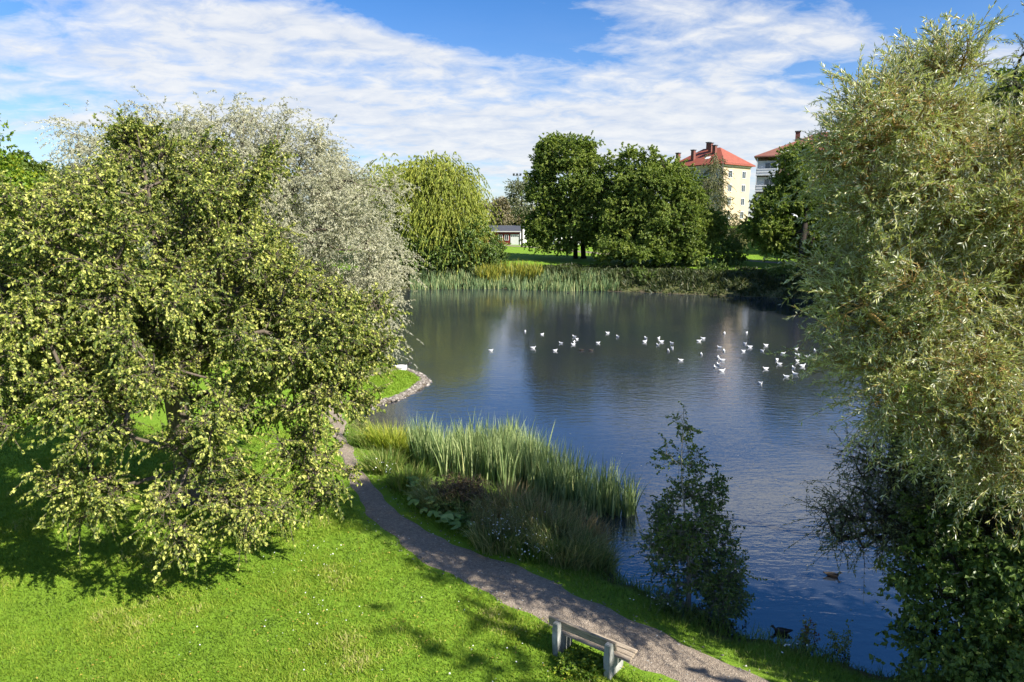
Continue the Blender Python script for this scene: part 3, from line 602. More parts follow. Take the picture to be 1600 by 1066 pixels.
# left of the path = lawn
k = (pd > .03 - .30 * g.random(n) ** 2.2) & (sd > 1.0) & ~((pd < 6) & (sd < 2.6) & (y < 30))
ctr = PC[np.argmin((x[:, None] - PC[None, ::4, 0]) ** 2 + (y[:, None] - PC[None, ::4, 1]) ** 2, axis=1) * 4] if n < 1 else None
x, y = x[k], y[k]
pn = patch_noise(x, y, .8); q = g.random(len(x)) < .55 + .45 * sst(-.4, .4, pn)
x, y, pn = x[q], y[q], pn[q]
h = (.035 + .055 * g.random(len(x))) * (1 + .5 * sst(.2, .8, pn)) * (.8 + y / 40)
props(blade_obj("lawn_grass", np.stack([x, y, hfun(x, y) - .01], 1), h, .010 + .0007 * y, M['grass'], g, segs=2, lean=.7, bend=.9, rnd=.50 * g.random(len(x)) + .22 + .38 * pn + .20 * patch_noise(x, y, 3.1) + .12 * patch_noise(y, x, .35)),
      "short bright green mown lawn grass between the linden and the bench", "grass", kind="stuff")
# rough grass on the bank between path and water
n = 150000
x = g.uniform(-9.5, 11, n); y = g.uniform(8.5, 31, n); pd = path_d(x, y); sd = shore_d(x, y)
right = sd < 3.4
k = (sd > -.12) & right & (pd > .04 - .34 * g.random(n) ** 2.2) & ((pd < 1.7 + .8 * g.random(n)) | (sd < .9) | (g.random(n) < .35)) & ~((x < -2) & (y < 12))
# keep to the water side of the path
i_ = np.array([int(np.argmin((PC[:, 0] - a) ** 2 + (PC[:, 1] - b_) ** 2)) for a, b_ in zip(x[k], y[k])])
tx = norm(np.gradient(PC, axis=0)); cr = tx[i_, 0] * (y[k] - PC[i_, 1]) - tx[i_, 1] * (x[k] - PC[i_, 0])
xx, yy = x[k][cr > 0], y[k][cr > 0]; sdk, pdk = sd[k][cr > 0], pd[k][cr > 0]
pn = patch_noise(xx, yy, 1.1)
h = (.07 + .10 * g.random(len(xx))) * (1 + 1.6 * sst(.25, 1.3, pdk) * sst(.0, .7, pn + .4)) * (1 + .3 * sst(.5, 0, sdk))
props(blade_obj("bank_grass", np.stack([xx, yy, hfun(xx, yy) - .02], 1), h, .016 + 0 * h, M['wild'], g, segs=3, lean=.5, bend=.9, rnd=.45 * g.random(len(xx)) + .25 + .3 * pn),
      "rough dark green grass on the bank between the path and the water", "grass", kind="stuff")
# grass on the stony point
n = 26000
x = g.uniform(-10.5, -4, n); y = g.uniform(32, 43, n); sd = shore_d(x, y)
k = (sd > .55) & (path_d(x, y) > .1) & (g.random(n) < .9)
pt_l = onz(600, 605, .6); k &= ~((y < 35.5) & (x < -8.2))
x, y = x[k], y[k]
props(blade_obj("point_grass", np.stack([x, y, hfun(x, y)], 1), .06 + .08 * g.random(len(x)), .03 + 0 * x, M['grass'], g, segs=2, lean=.6, bend=.8, rnd=.5 * g.random(len(x)) + .25),
      "short grass on the small point that juts into the pond", "grass", kind="stuff")
# stones round the point
sp = [onz(*p)[:2] for p in [(580, 640), (590, 633), (612, 628), (640, 617), (660, 605), (671, 597), (664, 588), (650, 582), (635, 577)]]
sc_ = catmull([np.array(p) for p in sp], .05); n = 1500
pick = sc_[g.integers(0, len(sc_), n)] + g.normal(size=(n, 2)) * .06
nb = []
cen_p = np.array([-7.0, 38.2])
inw = norm(cen_p - pick); off = g.uniform(-.1, .40, n)
sx = pick + inw * off[:, None]
ico = bmesh.new(); bmesh.ops.create_icosphere(ico, subdivisions=1, radius=1); ico.verts.ensure_lookup_table()
IV = np.array([v.co for v in ico.verts]); IF = np.array([[v.index for v in f.verts] for f in ico.faces]); ico.free()
def pebbles(xy, z, size, g):
    m = len(xy); S = size[:, None] * g.uniform(.6, 1.25, (m, 3)) * np.array([1, 1, .65])
    V = IV[None] * S[:, None] * (1 + .22 * g.normal(size=(m, len(IV), 1)))
    a = g.random(m) * 6.28; ca, sa = np.cos(a)[:, None], np.sin(a)[:, None]
    V = np.stack([V[..., 0] * ca - V[..., 1] * sa, V[..., 0] * sa + V[..., 1] * ca, V[..., 2]], -1)
    V += np.concatenate([xy, z[:, None]], 1)[:, None]
    F = IF[None] + (np.arange(m) * len(IV))[:, None, None]
    return V.reshape(-1, 3), F.reshape(-1, 3), np.repeat(g.random(m), len(IF))
zz = np.maximum(hfun(sx[:, 0], sx[:, 1]), -.05)
V, F, r = pebbles(sx, zz, g.uniform(.04, .11, n), g)
M['stone'] = leaf_mat("shore_stone", [(0, (.09, .075, .06)), (.6, (.19, .165, .14)), (1, (.34, .31, .27))], gn=1.0, transl=0.0, rough=.85)
props(npmesh("stony_edge", V, F, M['stone'], attrs={"rnd": ("FACE", r)}), "grey broken stones edging the grassy point in the pond", "stones", kind="stuff")
# loose pebbles on the path
n = 2600; i_ = g.integers(20, len(PC) - 10, n); tx = norm(np.gradient(PC, axis=0)); nn_ = np.stack([tx[i_, 1], -tx[i_, 0]], 1)
s_ = g.uniform(-1, 1, n); s_ = np.sign(s_) * np.abs(s_) ** .6
pp = PC[i_] + nn_ * (s_ * PW[i_] * 1.02)[:, None] + g.normal(size=(n, 2)) * .05
V, F, r = pebbles(pp, hfun(pp[:, 0], pp[:, 1]) + .03, g.uniform(.008, .024, n), g)
M['pebble'] = leaf_mat("path_pebble", [(0, (.10, .09, .08)), (.75, (.26, .24, .21)), (1, (.55, .53, .5))], gn=1.0, transl=0.0, rough=.85)
props(npmesh("loose_pebbles", V, F, M['pebble'], attrs={"rnd": ("FACE", r)}), "small loose stones scattered over the gravel path", "pebbles", kind="stuff")

# reed bed
def in_poly(poly, n, g):
    poly = np.array(poly); lo_, hi_ = poly.min(0), poly.max(0)
    p = lo_ + g.random((n, 2)) * (hi_ - lo_); return p[inside(p[:, 0], p[:, 1], poly)]
rp = [onz(*p)[:2] for p in [(640, 722), (670, 712), (740, 704), (805, 700), (838, 722), (860, 748), (905, 764), (945, 778), (990, 784), (990, 806), (960, 818), (915, 812), (850, 796), (760, 778), (690, 760), (648, 742)]]
p = in_poly(rp, 6500, g)
stems = p[(g.random(len(p)) < (1 - .45 * sst(.5, 4.2, p[:, 0]))) & (g.random(len(p)) < .12 + .80 * sst(-.35, .35, patch_noise(p[:, 0], p[:, 1], 1.9)))]
nb_ = 4
pos = np.repeat(stems, nb_, 0) + g.normal(size=(len(stems) * nb_, 2)) * .05
z = np.maximum(hfun(pos[:, 0], pos[:, 1]), -.3); hh = np.repeat((1.25 + .95 * g.random(len(stems)) ** .7) * (.82 + .26 * sst(-.4, .5, patch_noise(stems[:, 0], stems[:, 1], 1.4))), nb_) * g.uniform(.7, 1.05, len(pos))
props(blade_obj("reeds", np.concatenate([pos, z[:, None]], 1), hh, .036 + .020 * g.random(len(pos)), M['reed'], g, segs=5, lean=.17, bend=.34, rnd=.75 * g.random(len(pos)) + .1 * np.repeat(g.random(len(stems)), nb_)),
      "tall grey-green reed bed standing in the water at the near shore", "reeds", kind="stuff")
# bright end of the reed bed, standing apart in the water
rp = [onz(*p)[:2] for p in [(968, 790), (992, 786), (996, 800), (975, 806)]]
# far shore reeds
fp = [onz(*p)[:2] for p in [(640, 449), (700, 447), (780, 447), (870, 449), (965, 452), (968, 456), (870, 456), (780, 453), (700, 453), (640, 455)]]
p = in_poly(fp, 9000, g); p[:, 1] += .6
p = p[g.random(len(p)) < .35 + .6 * sst(-.3, .5, patch_noise(p[:, 0], p[:, 1], .7))]
z = np.maximum(hfun(p[:, 0], p[:, 1]), -.2)
props(blade_obj("far_reeds", np.concatenate([p, z[:, None]], 1), g.uniform(.8, 1.6, len(p)), .08 + .05 * g.random(len(p)), leaf_mat("far_reed_blade", [(0, (.05, .09, .035)), (.6, (.13, .19, .08)), (1, (.27, .27, .12))], transl=.25), g, segs=3, lean=.2, bend=.4),
      "pale strip of reeds along the far shore below the willow and maples", "reeds", kind="stuff")
# rough growth on the far bank
p = np.stack([g.uniform(-24, 46, 110000), g.uniform(76, 112, 110000)], 1); sd = shore_d(p[:, 0], p[:, 1])
k = (sd > .0) & (sd < 6 + 8 * sst(-2, 8, p[:, 0]) + 1.5 * patch_noise(p[:, 0], p[:, 1], .3)) & (patch_noise(p[:, 0], p[:, 1], .35) > -.75) & (g.random(len(p)) < .75)
p, sd = p[k], sd[k]
z = hfun(p[:, 0], p[:, 1]) - .05; o_ = np.tile([[0, 0, 1.]], (len(p), 1))
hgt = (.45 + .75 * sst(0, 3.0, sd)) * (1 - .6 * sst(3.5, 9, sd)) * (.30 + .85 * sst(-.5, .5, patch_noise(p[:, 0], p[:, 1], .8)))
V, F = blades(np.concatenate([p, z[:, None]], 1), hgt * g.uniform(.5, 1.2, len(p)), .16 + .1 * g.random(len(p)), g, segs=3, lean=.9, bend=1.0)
M['bank'] = leaf_mat("bank_weed_leaf", [(0, (.014, .026, .007)), (.6, (.036, .050, .014)), (1, (.085, .080, .032))], transl=.25)  # leaf colour darkened to carry the tree shade over the far bank
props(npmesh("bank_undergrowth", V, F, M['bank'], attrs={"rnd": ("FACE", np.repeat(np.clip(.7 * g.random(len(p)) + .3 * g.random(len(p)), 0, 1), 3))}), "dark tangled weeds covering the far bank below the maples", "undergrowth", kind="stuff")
for k, (px, py, rr) in enumerate([(800, 425, 3.0), (765, 430, 2.0), (830, 428, 1.6)]):
    c = at(px, py + 8); m = 500; a = g.random(m) * 6.28; q = np.sqrt(g.random(m)) * rr
    pos = np.stack([c[0] + np.cos(a) * q, c[1] + np.sin(a) * q * .6], 1); z = hfun(pos[:, 0], pos[:, 1])
    t = thing("goldenrod_clump", c, ["widest yellow-flowered goldenrod clump behind the far reeds", "yellow-green goldenrod clump left of the widest one behind the far reeds", "small yellowish goldenrod clump right of the widest one, near the maple's shade"][k], "plant", "goldenrod clumps on the far shore")
    blade_obj("stems", np.concatenate([pos, z[:, None]], 1), g.uniform(1.2, 2.3, m), .14 + .06 * g.random(m), M['goldenrod'], g, t, segs=3, lean=.25, bend=.4)

# sedge tussocks of the near bank
def tussock(name, px, py, r, h, mat, label, n=900, base_z=None, lean_dir=None, w=.028, group=None):
    n = int(n * .62)
    c = at(px, py); t = thing(name, c, label, "plant", group)
    a = g.random(n) * 6.28; q = np.sqrt(g.random(n)) * r
    pos = np.stack([c[0] + np.cos(a) * q, c[1] + np.sin(a) * q], 1); z = hfun(pos[:, 0], pos[:, 1]) - .02
    az = a + g.normal(size=n) * .5 if lean_dir is None else lean_dir + g.normal(size=n) * .55
    blade_obj("blades", np.concatenate([pos, z[:, None]], 1), h * g.uniform(.45, 1.2, n), w + .006 * g.random(n), mat, g, t, az=az, segs=5, tilt=.12 + .35 * q / r * g.random(n), bend=1.0)
    return t
G1 = "sedge tussocks on the near bank"
for a_ in [(612, 705, .75, 1.15, M['gold'], "tall bright yellow-green sedge tussock at the left end of the reed bed", 1700),
           (650, 715, .7, .9, M['gold'], "lower yellow sedge tussock right against the left end of the reeds", 1400),
           (655, 690, .45, .95, M['reed'], "blue-green sedge tussock behind the yellow sedge at the inlet", 700),
           (690, 790, .75, .8, M['sedge'], "olive sedge tussock in front of the left part of the reeds", 1100),
           (735, 800, .8, .85, M['sedge'], "olive sedge tussock below the middle of the reeds, behind the dry dock stalks", 1300),
           (800, 810, .85, .9, M['tan'], "tan drying sedge tussock below the right half of the reeds", 1300),
           (850, 830, .85, .95, M['sedge'], "wide grey-green drooping sedge tussock in the middle of the bank", 1600),
           (905, 845, .7, .85, M['tan'], "tan drooping sedge tussock beside the water below the reed bed's right end", 1200),
           (880, 870, .75, .85, M['sedge'], "dark green drooping sedge tussock low on the bank toward the path", 1500),
           (925, 880, .55, .8, M['sedge'], "arching sedge tussock hanging over the small inlet by the water", 1200),
           (780, 850, .7, .7, M['sedge'], "low grey-green sedge tussock above the white flowers", 1000),
           (830, 865, .6, .65, M['wild'], "green grass tussock among the white flowers near the path", 900)]:
    tussock("sedge_tussock", *a_, group=G1)
for a_ in [(580, 700, .55, .8, M['wild'], "tall weedy herbs beside the path at the left end of the bank", 900), (600, 735, .6, .8, M['wild'], "grey-green weedy clump in front of the yellow sedge", 1000), (640, 760, .6, .7, M['wild'], "leafy weed clump left of the broad leaves", 1000)]:
    tussock("weed_clump", *a_, w=.022, group="weed clumps beside the path")
# broad-leaved butterbur patch
def leaf_disc(c, d, nrm, r, k=9):
    side = norm(np.cross(d, nrm)); nrm = norm(np.cross(side, d)); a = np.linspace(.45, 2 * np.pi - .45, k)
    rim = [c + d * (-math.cos(q) * r) * -1 * 1.0 + side * math.sin(q) * r + nrm * r * .12 * math.sin(3 * q) for q in a]
    return np.array([c - d * r * .35] + rim)
t = thing("butterbur_patch", at(700, 815), "patch of large rounded grey-green butterbur leaves at the path's edge", "plant")
V, F, Rr = [], [], []
for q in range(120):
    px, py = g.uniform(640, 745), 0; py = 775 + (px - 640) * .45 + g.uniform(-14, 30)
    c = at(px, py); c[2] += g.uniform(.12, .42); r = g.uniform(.09, .19); a = g.random() * 6.28
    vs = leaf_disc(c, np.array([math.cos(a), math.sin(a), -.2]), np.array([g.normal() * .3, g.normal() * .3, 1]), r); o = sum(len(v) for v in V); V.append(vs)
    for i in range(1, len(vs) - 1): F.append([o, o + i, o + i + 1])
    Rr += [g.random()] * (len(vs) - 2)
npmesh("leaves", np.concatenate(V), np.array(F), M['butterbur'], t, attrs={"rnd": ("FACE", np.array(Rr))})
pos = np.array([v[0] for v in V]); z = hfun(pos[:, 0], pos[:, 1])
blade_obj("stalks", np.stack([pos[:, 0], pos[:, 1], z - .02], 1), pos[:, 2] - z + .03, .012 + 0 * z, M['butterbur'], g, t, lean=.05, bend=.05)["kind"] = "stuff"
# dry reddish-brown dock stalks
for k, (px, py, lab) in enumerate([(705, 785, "rusty brown dried dock plant behind the broad leaves"), (735, 790, "rusty brown dried dock plant between the broad leaves and the sedge")]):
    c = at(px, py + 10); t = thing("dock_plant", c, lab, "plant", "dry dock plants on the bank")
    m = 70; a = g.random(m) * 6.28; q = np.sqrt(g.random(m)) * .5
    pos = np.stack([c[0] + np.cos(a) * q, c[1] + np.sin(a) * q], 1); z = hfun(pos[:, 0], pos[:, 1]); hs = g.uniform(.5, 1.0, m)
    blade_obj("stalks", np.concatenate([pos, z[:, None]], 1), hs, .012 + 0 * hs, M['rust'], g, t, lean=.25, bend=.2)
    cen = np.concatenate([pos, (z + hs * .75)[:, None]], 1)
    V, F, r, _ = foliage(cen, np.tile([[0, 0, 1.]], (m, 1)), g, 3, 9, (.15, .35), .06, .04, spread=.15, up=.3, droop=.1)
    npmesh("seed_heads", V, F, M['rust'], t, attrs={"rnd": ("FACE", r)})
# grey plumes of meadowsweet stalks
for k, (px, py, lab) in enumerate([(752, 840, "tall pale seeding willowherb stalks left of the white flowers"), (800, 850, "pale seeding willowherb stalks beside the drooping sedge"), (565, 690, "grey seeding willowherb by the path's far bend")]):
    c = at(px, py); t = thing("willowherb", c, lab, "plant", "seeding willowherb on the bank")
    m = 26; pos = c[:2] + g.normal(size=(m, 2)) * .2; z = hfun(pos[:, 0], pos[:, 1]); hs = g.uniform(.6, 1.15, m)
    blade_obj("stalks", np.concatenate([pos, z[:, None]], 1), hs, .01 + 0 * hs, M['tan'], g, t, lean=.15, bend=.1)
    cen = np.repeat(np.concatenate([pos, z[:, None]], 1), 3, 0); cen[:, 2] += np.repeat(hs, 3) * np.tile([.5, .7, .88], m)
    V, F, r, _ = foliage(cen, np.tile([[0, 0, 1.]], (3 * m, 1)), g, 3, 6, (.1, .25), .055, .018, spread=.08, up=.6, droop=.0)
    npmesh("leaves", V, F, M['drybirch'], t, attrs={"rnd": ("FACE", r)})
# small white flowers (nobody could count them)
def flowers(name, pts, size, label):
    m = len(pts); nn_ = norm(g.normal(size=(m, 3)) * .4 + [0, 0, 1]); d_ = norm(np.cross(nn_, g.normal(size=(m, 3))))
    V, F = leaf_quads(pts - d_ * (size * .5)[:, None], d_, nn_, size, size, fold=.05, wpos=.5)
    return props(npmesh(name, V, F, M['petal']), label, "flowers", kind="stuff")
pp = []
for (px, py, sx_, sy_, m, h0) in [(800, 840, 40, 22, 90, .55), (770, 825, 20, 15, 30, .5), (840, 868, 26, 16, 30, .45), (1040, 935, 60, 10, 26, .22), (600, 738, 20, 10, 26, .45), (1240, 1012, 25, 8, 8, .25)]:
    for q in range(m):
        c = at(px + g.normal() * sx_ * .6, py + g.normal() * sy_ * .6 + 12)
        if shore_d(c[:1], c[1:2])[0] > .05: pp.append(c + [0, 0, h0 * g.uniform(.7, 1.1)])
flowers("white_wildflowers", np.array(pp), np.random.default_rng(3).uniform(.03, .06, len(pp)), "small white wild flowers scattered over the bank grass")
x = g.uniform(-7, 2, 420); y = g.uniform(9, 17, 420); k = (path_d(x, y) > .3) & (shore_d(x, y) > 3.2) & (patch_noise(x, y, .9) > .05)
x, y = x[k], y[k]; pp = np.stack([x, y, hfun(x, y) + .06], 1)
flowers("lawn_flowers", pp, g.uniform(.018, .04, len(pp)), "tiny white clover flowers and feathers dotted over the lawn")
# fallen yellow leaves on the lawn
x = g.uniform(-9, 3, 900); y = g.uniform(9, 19, 900); k = (path_d(x, y) > -.2) & (shore_d(x, y) > 3.0); x, y = x[k], y[k]; m = len(x)
V, F = leaf_quads(np.stack([x, y, hfun(x, y) + .05], 1), norm(g.normal(size=(m, 3)) * [1, 1, .15]), norm(g.normal(size=(m, 3)) * .3 + [0, 0, 1]), g.uniform(.03, .06, m), g.uniform(.025, .045, m))
props(npmesh("fallen_leaves", V, F, leaf_mat("fallen_leaf", [(0, (.25, .13, .03)), (.5, (.40, .32, .05)), (1, (.36, .34, .10))], gn=1.0, transl=.1), attrs={"rnd": ("FACE", g.random(m))}), "yellow leaves fallen on the lawn and path under the linden", "leaves", kind="stuff")
m = 90; fx, fy = g.uniform(-3, 10, m), g.uniform(12, 30, m); k = shore_d(fx, fy) < -.3; fx, fy = fx[k], fy[k]; m = len(fx)
V, F = leaf_quads(np.stack([fx, fy, np.full(m, .006)], 1), norm(g.normal(size=(m, 3)) * [1, 1, .02]), np.tile([[0, 0, 1.]], (m, 1)), g.uniform(.03, .08, m), g.uniform(.02, .05, m), fold=.03)
props(npmesh("floating_leaves", V, F, leaf_mat("floating_leaf", [(0, (.10, .09, .03)), (.6, (.30, .27, .10)), (1, (.5, .48, .4))], transl=0, gn=1.0), attrs={"rnd": ("FACE", g.random(m))}), "small pale leaves and feathers floating on the near water", "leaves", kind="stuff")
# light green ground elder by the bench legs, reddish sapling by the water
def herb(name, px, py, r, h, n, mat, label, ls, lw, cat="plant", stalk=True):
    c = at(px, py); t = thing(name, c, label, cat)
    a = g.random(n) * 6.28; q = np.sqrt(g.random(n)) * r
    pos = np.stack([c[0] + np.cos(a) * q, c[1] + np.sin(a) * q], 1); z = hfun(pos[:, 0], pos[:, 1]); hs = h * g.uniform(.4, 1.0, n)
    if stalk: blade_obj("stalks", np.concatenate([pos, z[:, None] - .02], 1), hs + .02, .010 + 0 * hs, mat, g, t, lean=.15, bend=.1, segs=2)["kind"] = "stuff"
    k = 7; cen = np.repeat(np.concatenate([pos, z[:, None]], 1), k, 0); cen[:, 2] += np.repeat(hs, k) * np.tile(np.linspace(.25, 1, k), n)
    V, F, rr_, _ = foliage(cen, np.tile([[0, 0, 1.]], (k * n, 1)), g, 2, 4, (.03, .16), ls, lw, spread=.05, wo=.2, wr=1, up=.1, droop=.3, hang=.2, nu=1.2)
    npmesh("leaves", V, F, mat, t, attrs={"rnd": ("FACE", rr_)}); return t
herb("ground_elder", 905, 1048, .42, .20, 50, M['bright'], "bright leafy ground elder growing at the foot of the bench, on its lawn side", .06, .045)
herb("red_sapling", 1262, 1004, .20, .75, 8, M['red'], "thin sapling with reddening leaves on the bank near the water", .05, .036)
herb("yellow_sapling", 1308, 1020, .26, .8, 8, leaf_mat("yellowing_leaf", [(0, (.06, .09, .015)), (.6, (.15, .17, .025)), (1, (.34, .28, .03))]), "thin sapling with yellowing leaves beside the red-leaved one", .05, .038)

# ------------------------------------------------------------------ bench
M['concrete'] = solid("weathered_concrete", (.40, .40, .37), (.13, .14, .12), 7, .9, .5, (1, 1, .45))
M['plank'] = solid("grey_weathered_plank", (.15, .11, .07), (.48, .40, .30), 3, .85, .6, (1.4, 16, 16))
p1, p2 = at(872, 1022), at(952, 1059)
dx = p2 - p1; ang = math.atan2(dx[1], dx[0]); span = float(np.hypot(dx[0], dx[1])); mid = (p1 + p2) / 2
be = thing("park_bench", (mid[0], mid[1], h1(mid[0], mid[1])), "weathered wooden park bench on pale concrete legs facing the water across the path", "bench", rz=ang)
# local x runs along the bench, +y points at the water
def prism_obj(name, poly, x0, x1, mat, parent, bevel=.012):
    bm = bmesh.new(); a = [bm.verts.new((x0, p[0], p[1])) for p in poly]; b_ = [bm.verts.new((x1, p[0], p[1])) for p in poly]
    bm.faces.new(a); bm.faces.new(b_[::-1]); n = len(poly)
    for i in range(n): bm.faces.new((a[i], b_[i], b_[(i + 1) % n], a[(i + 1) % n]))
    return bmobj(name, bm, mat, parent, bevel=bevel)
leg_poly = [(-.10, -.12), (.42, -.12), (.46, .30), (.455, .385), (.075, .385), (.045, .50), (.0, .72), (-.115, .72), (-.13, .42)]
for x0 in (-span / 2 - .065, span / 2 - .065): prism_obj("leg", leg_poly, x0, x0 + .13, M['concrete'], be)
L0, L1 = -span / 2 - .22, span / 2 + .36
for k in range(3):
    y0 = .085 + k * .145
    prism_obj("seat_plank", [(y0, .389), (y0 + .13, .389), (y0 + .13, .435 - .004 * k), (y0, .435)], L0 + .01 * k, L1 - .012 * k, M['plank'], be, .008)
prism_obj("backrest_plank", [(.030, .545), (.078, .55), (.050, .735), (.004, .730)], L0 - .03, L1 - .25, M['plank'], be, .008)

# ------------------------------------------------------------------ birds
def loft(rings, k=10):
    V, F = [], []
    for (x, z, ry, rz) in rings:
        for j in range(k):
            a = 2 * math.pi * j / k; V.append((x, ry * math.cos(a), z + rz * math.sin(a)))
    for i in range(len(rings) - 1):
        for j in range(k):
            F.append((i * k + j, i * k + (j + 1) % k, (i + 1) * k + (j + 1) % k, (i + 1) * k + j))
    F2 = [tuple(range(k - 1, -1, -1)), tuple((len(rings) - 1) * k + j for j in range(k))]
    return V, F + F2
def pyobj(name, V, F, mat, parent, smooth=True):
    me = bpy.data.meshes.new(name); me.from_pydata([tuple(v) for v in V], [], F); me.update(); me.materials.append(mat)
    for p in me.polygons: p.use_smooth = smooth
    o = bpy.data.objects.new(name, me); COL.objects.link(o); o.parent = parent; return o
M['gull_white'] = solid("white_feather", (.82, .82, .80), (.76, .76, .75), rough=.7)
M['gull_grey'] = solid("pale_grey_feather", (.50, .52, .54), (.60, .61, .62), rough=.7)
M['wing_tip'] = solid("black_feather", (.02, .02, .02), (.04, .04, .04), rough=.6)
M['beak_red'] = solid("dark_red_beak", (.20, .03, .02), (.16, .03, .02), rough=.5)
M['duck_brown'] = solid("brown_feather", (.012, .009, .006), (.034, .025, .016), 28, .7)
M['duck_dark'] = solid("dark_feather", (.012, .012, .013), (.04, .037, .035), 20, .7)
M['beak_yellow'] = solid("olive_beak", (.16, .13, .03), (.12, .10, .03), rough=.5)
def bird(name, label, cat, group, body, wing, tip, beak, s=1.0, head=None):
    t = thing(name, (0, 0, 0), label, cat, group)
    B = [(-.245, .105, .012, .006), (-.20, .088, .032, .018), (-.14, .062, .058, .045), (-.06, .040, .082, .072), (.02, .040, .090, .080), (.085, .055, .078, .074), (.118, .085, .052, .055), (.135, .118, .036, .042), (.150, .150, .033, .036), (.168, .168, .035, .034), (.190, .170, .030, .029), (.210, .165, .016, .016)]
    V, F = loft([(x * s, z * s, a * s, b * s) for x, z, a, b in B]); bo = pyobj("body", V, F, body, t)
    if head is not None:
        HV, HF = loft([(x * s, z * s, a * s * 1.06, b * s * 1.06) for x, z, a, b in B[6:]]); pyobj("head", HV, HF, head, t)
    for sd in (1, -1):
        W = [(-.275, .118, .006, .006), (-.22, .108, .016, .016), (-.14, .092, .022, .036), (-.04, .082, .024, .048), (.05, .082, .018, .040), (.085, .080, .006, .015)]
        yo = [.012, .030, .052, .068, .070, .066]
        V, F = loft([(x * s, z * s, a * s, b * s) for x, z, a, b in W], 8)
        V = [(v[0], v[1] + sd * yo[i // 8] * s, v[2]) for i, v in enumerate(V)]
        w = pyobj("wing", V, F, wing, t)
        T = [(-.285, .120, .004, .004), (-.245, .114, .010, .012), (-.20, .106, .010, .014)]
        V, F = loft([(x * s, (z + .006) * s, a * s, b * s) for x, z, a, b in T], 6)
        V = [(v[0], v[1] + sd * (.014 + .016 * (i // 6)) * s, v[2]) for i, v in enumerate(V)]
        pyobj("wing_tip", V, F, tip, w)
    V, F = loft([(.205 * s, .163 * s, .010 * s, .011 * s), (.235 * s, .158 * s, .007 * s, .006 * s), (.252 * s, .153 * s, .002 * s, .002 * s)], 6); pyobj("beak", V, F, beak, t)
    eyes = []
    for sd in (1, -1):
        V, F = loft([((.176 + d_) * s, .176 * s, r_ * s, r_ * s) for d_, r_ in ((-.006, .001), (-.003, .0045), (.0, .006), (.003, .0045), (.006, .001))], 6)
        pyobj("eye", [(v[0], v[1] + sd * .031 * s, v[2]) for v in V], F, M['wing_tip'], t)
    return t
ZG = lambda zx, zy: (720 + zx * .3625, 490 + zy * .3625 + 1.5)
SIX = "among the scattered white gulls on the pond"
gulls = [((130, 157), "lone white gull farthest left on the pond, apart from the flock"), ((277, 75), "white gull at the far left of the flock, in the blue strip of sky reflection"), ((351, 87), "white gull just right of the blue strip of sky reflection, farther from the bank"), ((312, 146), "white gull on the right border of the blue strip, nearest to the bank there"),
    ((431, 125), "white gull just left of the tight knot of four gulls"), ((489, 98), None, 'a'), ((500, 108), None, 'a'), ((488, 120), None, 'a'), ((484, 131), None, 'a'), ((592, 124), "white gull swimming alone right of the two dark ducks"), ((632, 81), "small far gull alone behind the two dark ducks, on the left of two"), ((676, 97), "white gull alone between the dark ducks and the gull pair to their right"),
    ((797, 104), None, 'b'), ((793, 119), None, 'b'), ((853, 104), None, 'c'), ((863, 119), None, 'c'), ((849, 133), None, 'c'), ((909, 125), None, 'd'), ((911, 146), None, 'd'), ((895, 158), "gull with a darker back at the lower left of the stacked pair"), ((947, 199), "white gull alone near the middle of the pond, nearest to the bank there"), ((1037, 174), "white gull alone behind the cluster on the right-hand blue reflection"),
    ((1027, 116), None, 'e'), ((1043, 105), None, 'e'), ((1136, 83), "far white gull alone left of the brown building reflection"), ((1115, 144), None, 'f'), ((1134, 159), None, 'f'), ((1109, 188), None, 'g'), ((1126, 199), None, 'g'), ((1111, 219), None, 'g'), ((1095, 230), None, 'g'), ((1126, 245), "white gull closest to the bank in the cluster on the right-hand blue reflection"),
    ((1217, 160), "white gull just below the foot of the brown building reflection"), ((1225, 128), None, 'h'), ((1245, 142), None, 'h'), ((1232, 80), "white gull farthest out inside the brown building reflection"), ((1300, 158), "upright white gull right of the brown building reflection, nearer of two"), ((1314, 135), "white gull right of the brown building reflection, farther of two"), ((1388, 170), "white gull alone left of the big group by the willow branches"),
    ((1362, 197), None, 'i'), ((1372, 215), None, 'i'), ((1313, 236), "white gull alone between the nearest gull and the group by the willow"), ((1291, 299), "nearest white gull of all, floating closest to the bank"), ((1402, 270), "large white gull right of the nearest one, second closest to the bank"), ((1440, 260), None, 'j'), ((1434, 232), None, 'j'), ((1450, 175), None, 'k'), ((1446, 150), None, 'k'), ((1450, 204), None, 'j'), ((1473, 224), None, 'j'), ((1492, 184), "white gull with raised wings beside the willow branches"), ((1526, 158), "large white gull touching the tips of the willow branches"), ((407, 157), "greyish young gull at the front left of the two dark ducks")]
KNOT = dict(a="white gull in the tight knot of four gulls left of the two dark ducks", b="white gull of the close pair in the middle of the flock", c="white gull of the trio right of the close middle pair", d="white gull of the stacked pair right of the trio", e="white gull of the small far pair right of the stacked pair", f="white gull of the pair at the back of the right-hand blue reflection",
    g="white gull in the four-bird cluster on the right-hand blue reflection", h="white gull of the pair on the brown building reflection", i="white gull of the close pair left of the group by the willow branches", j="white gull in the group of four beside the willow branches", k="white gull of the far pair beside the willow branches")
gb = np.random.default_rng(77)
gp = bird("gull", "gull", "gull", "gulls floating on the pond", M['gull_white'], M['gull_grey'], M['wing_tip'], M['beak_red'])
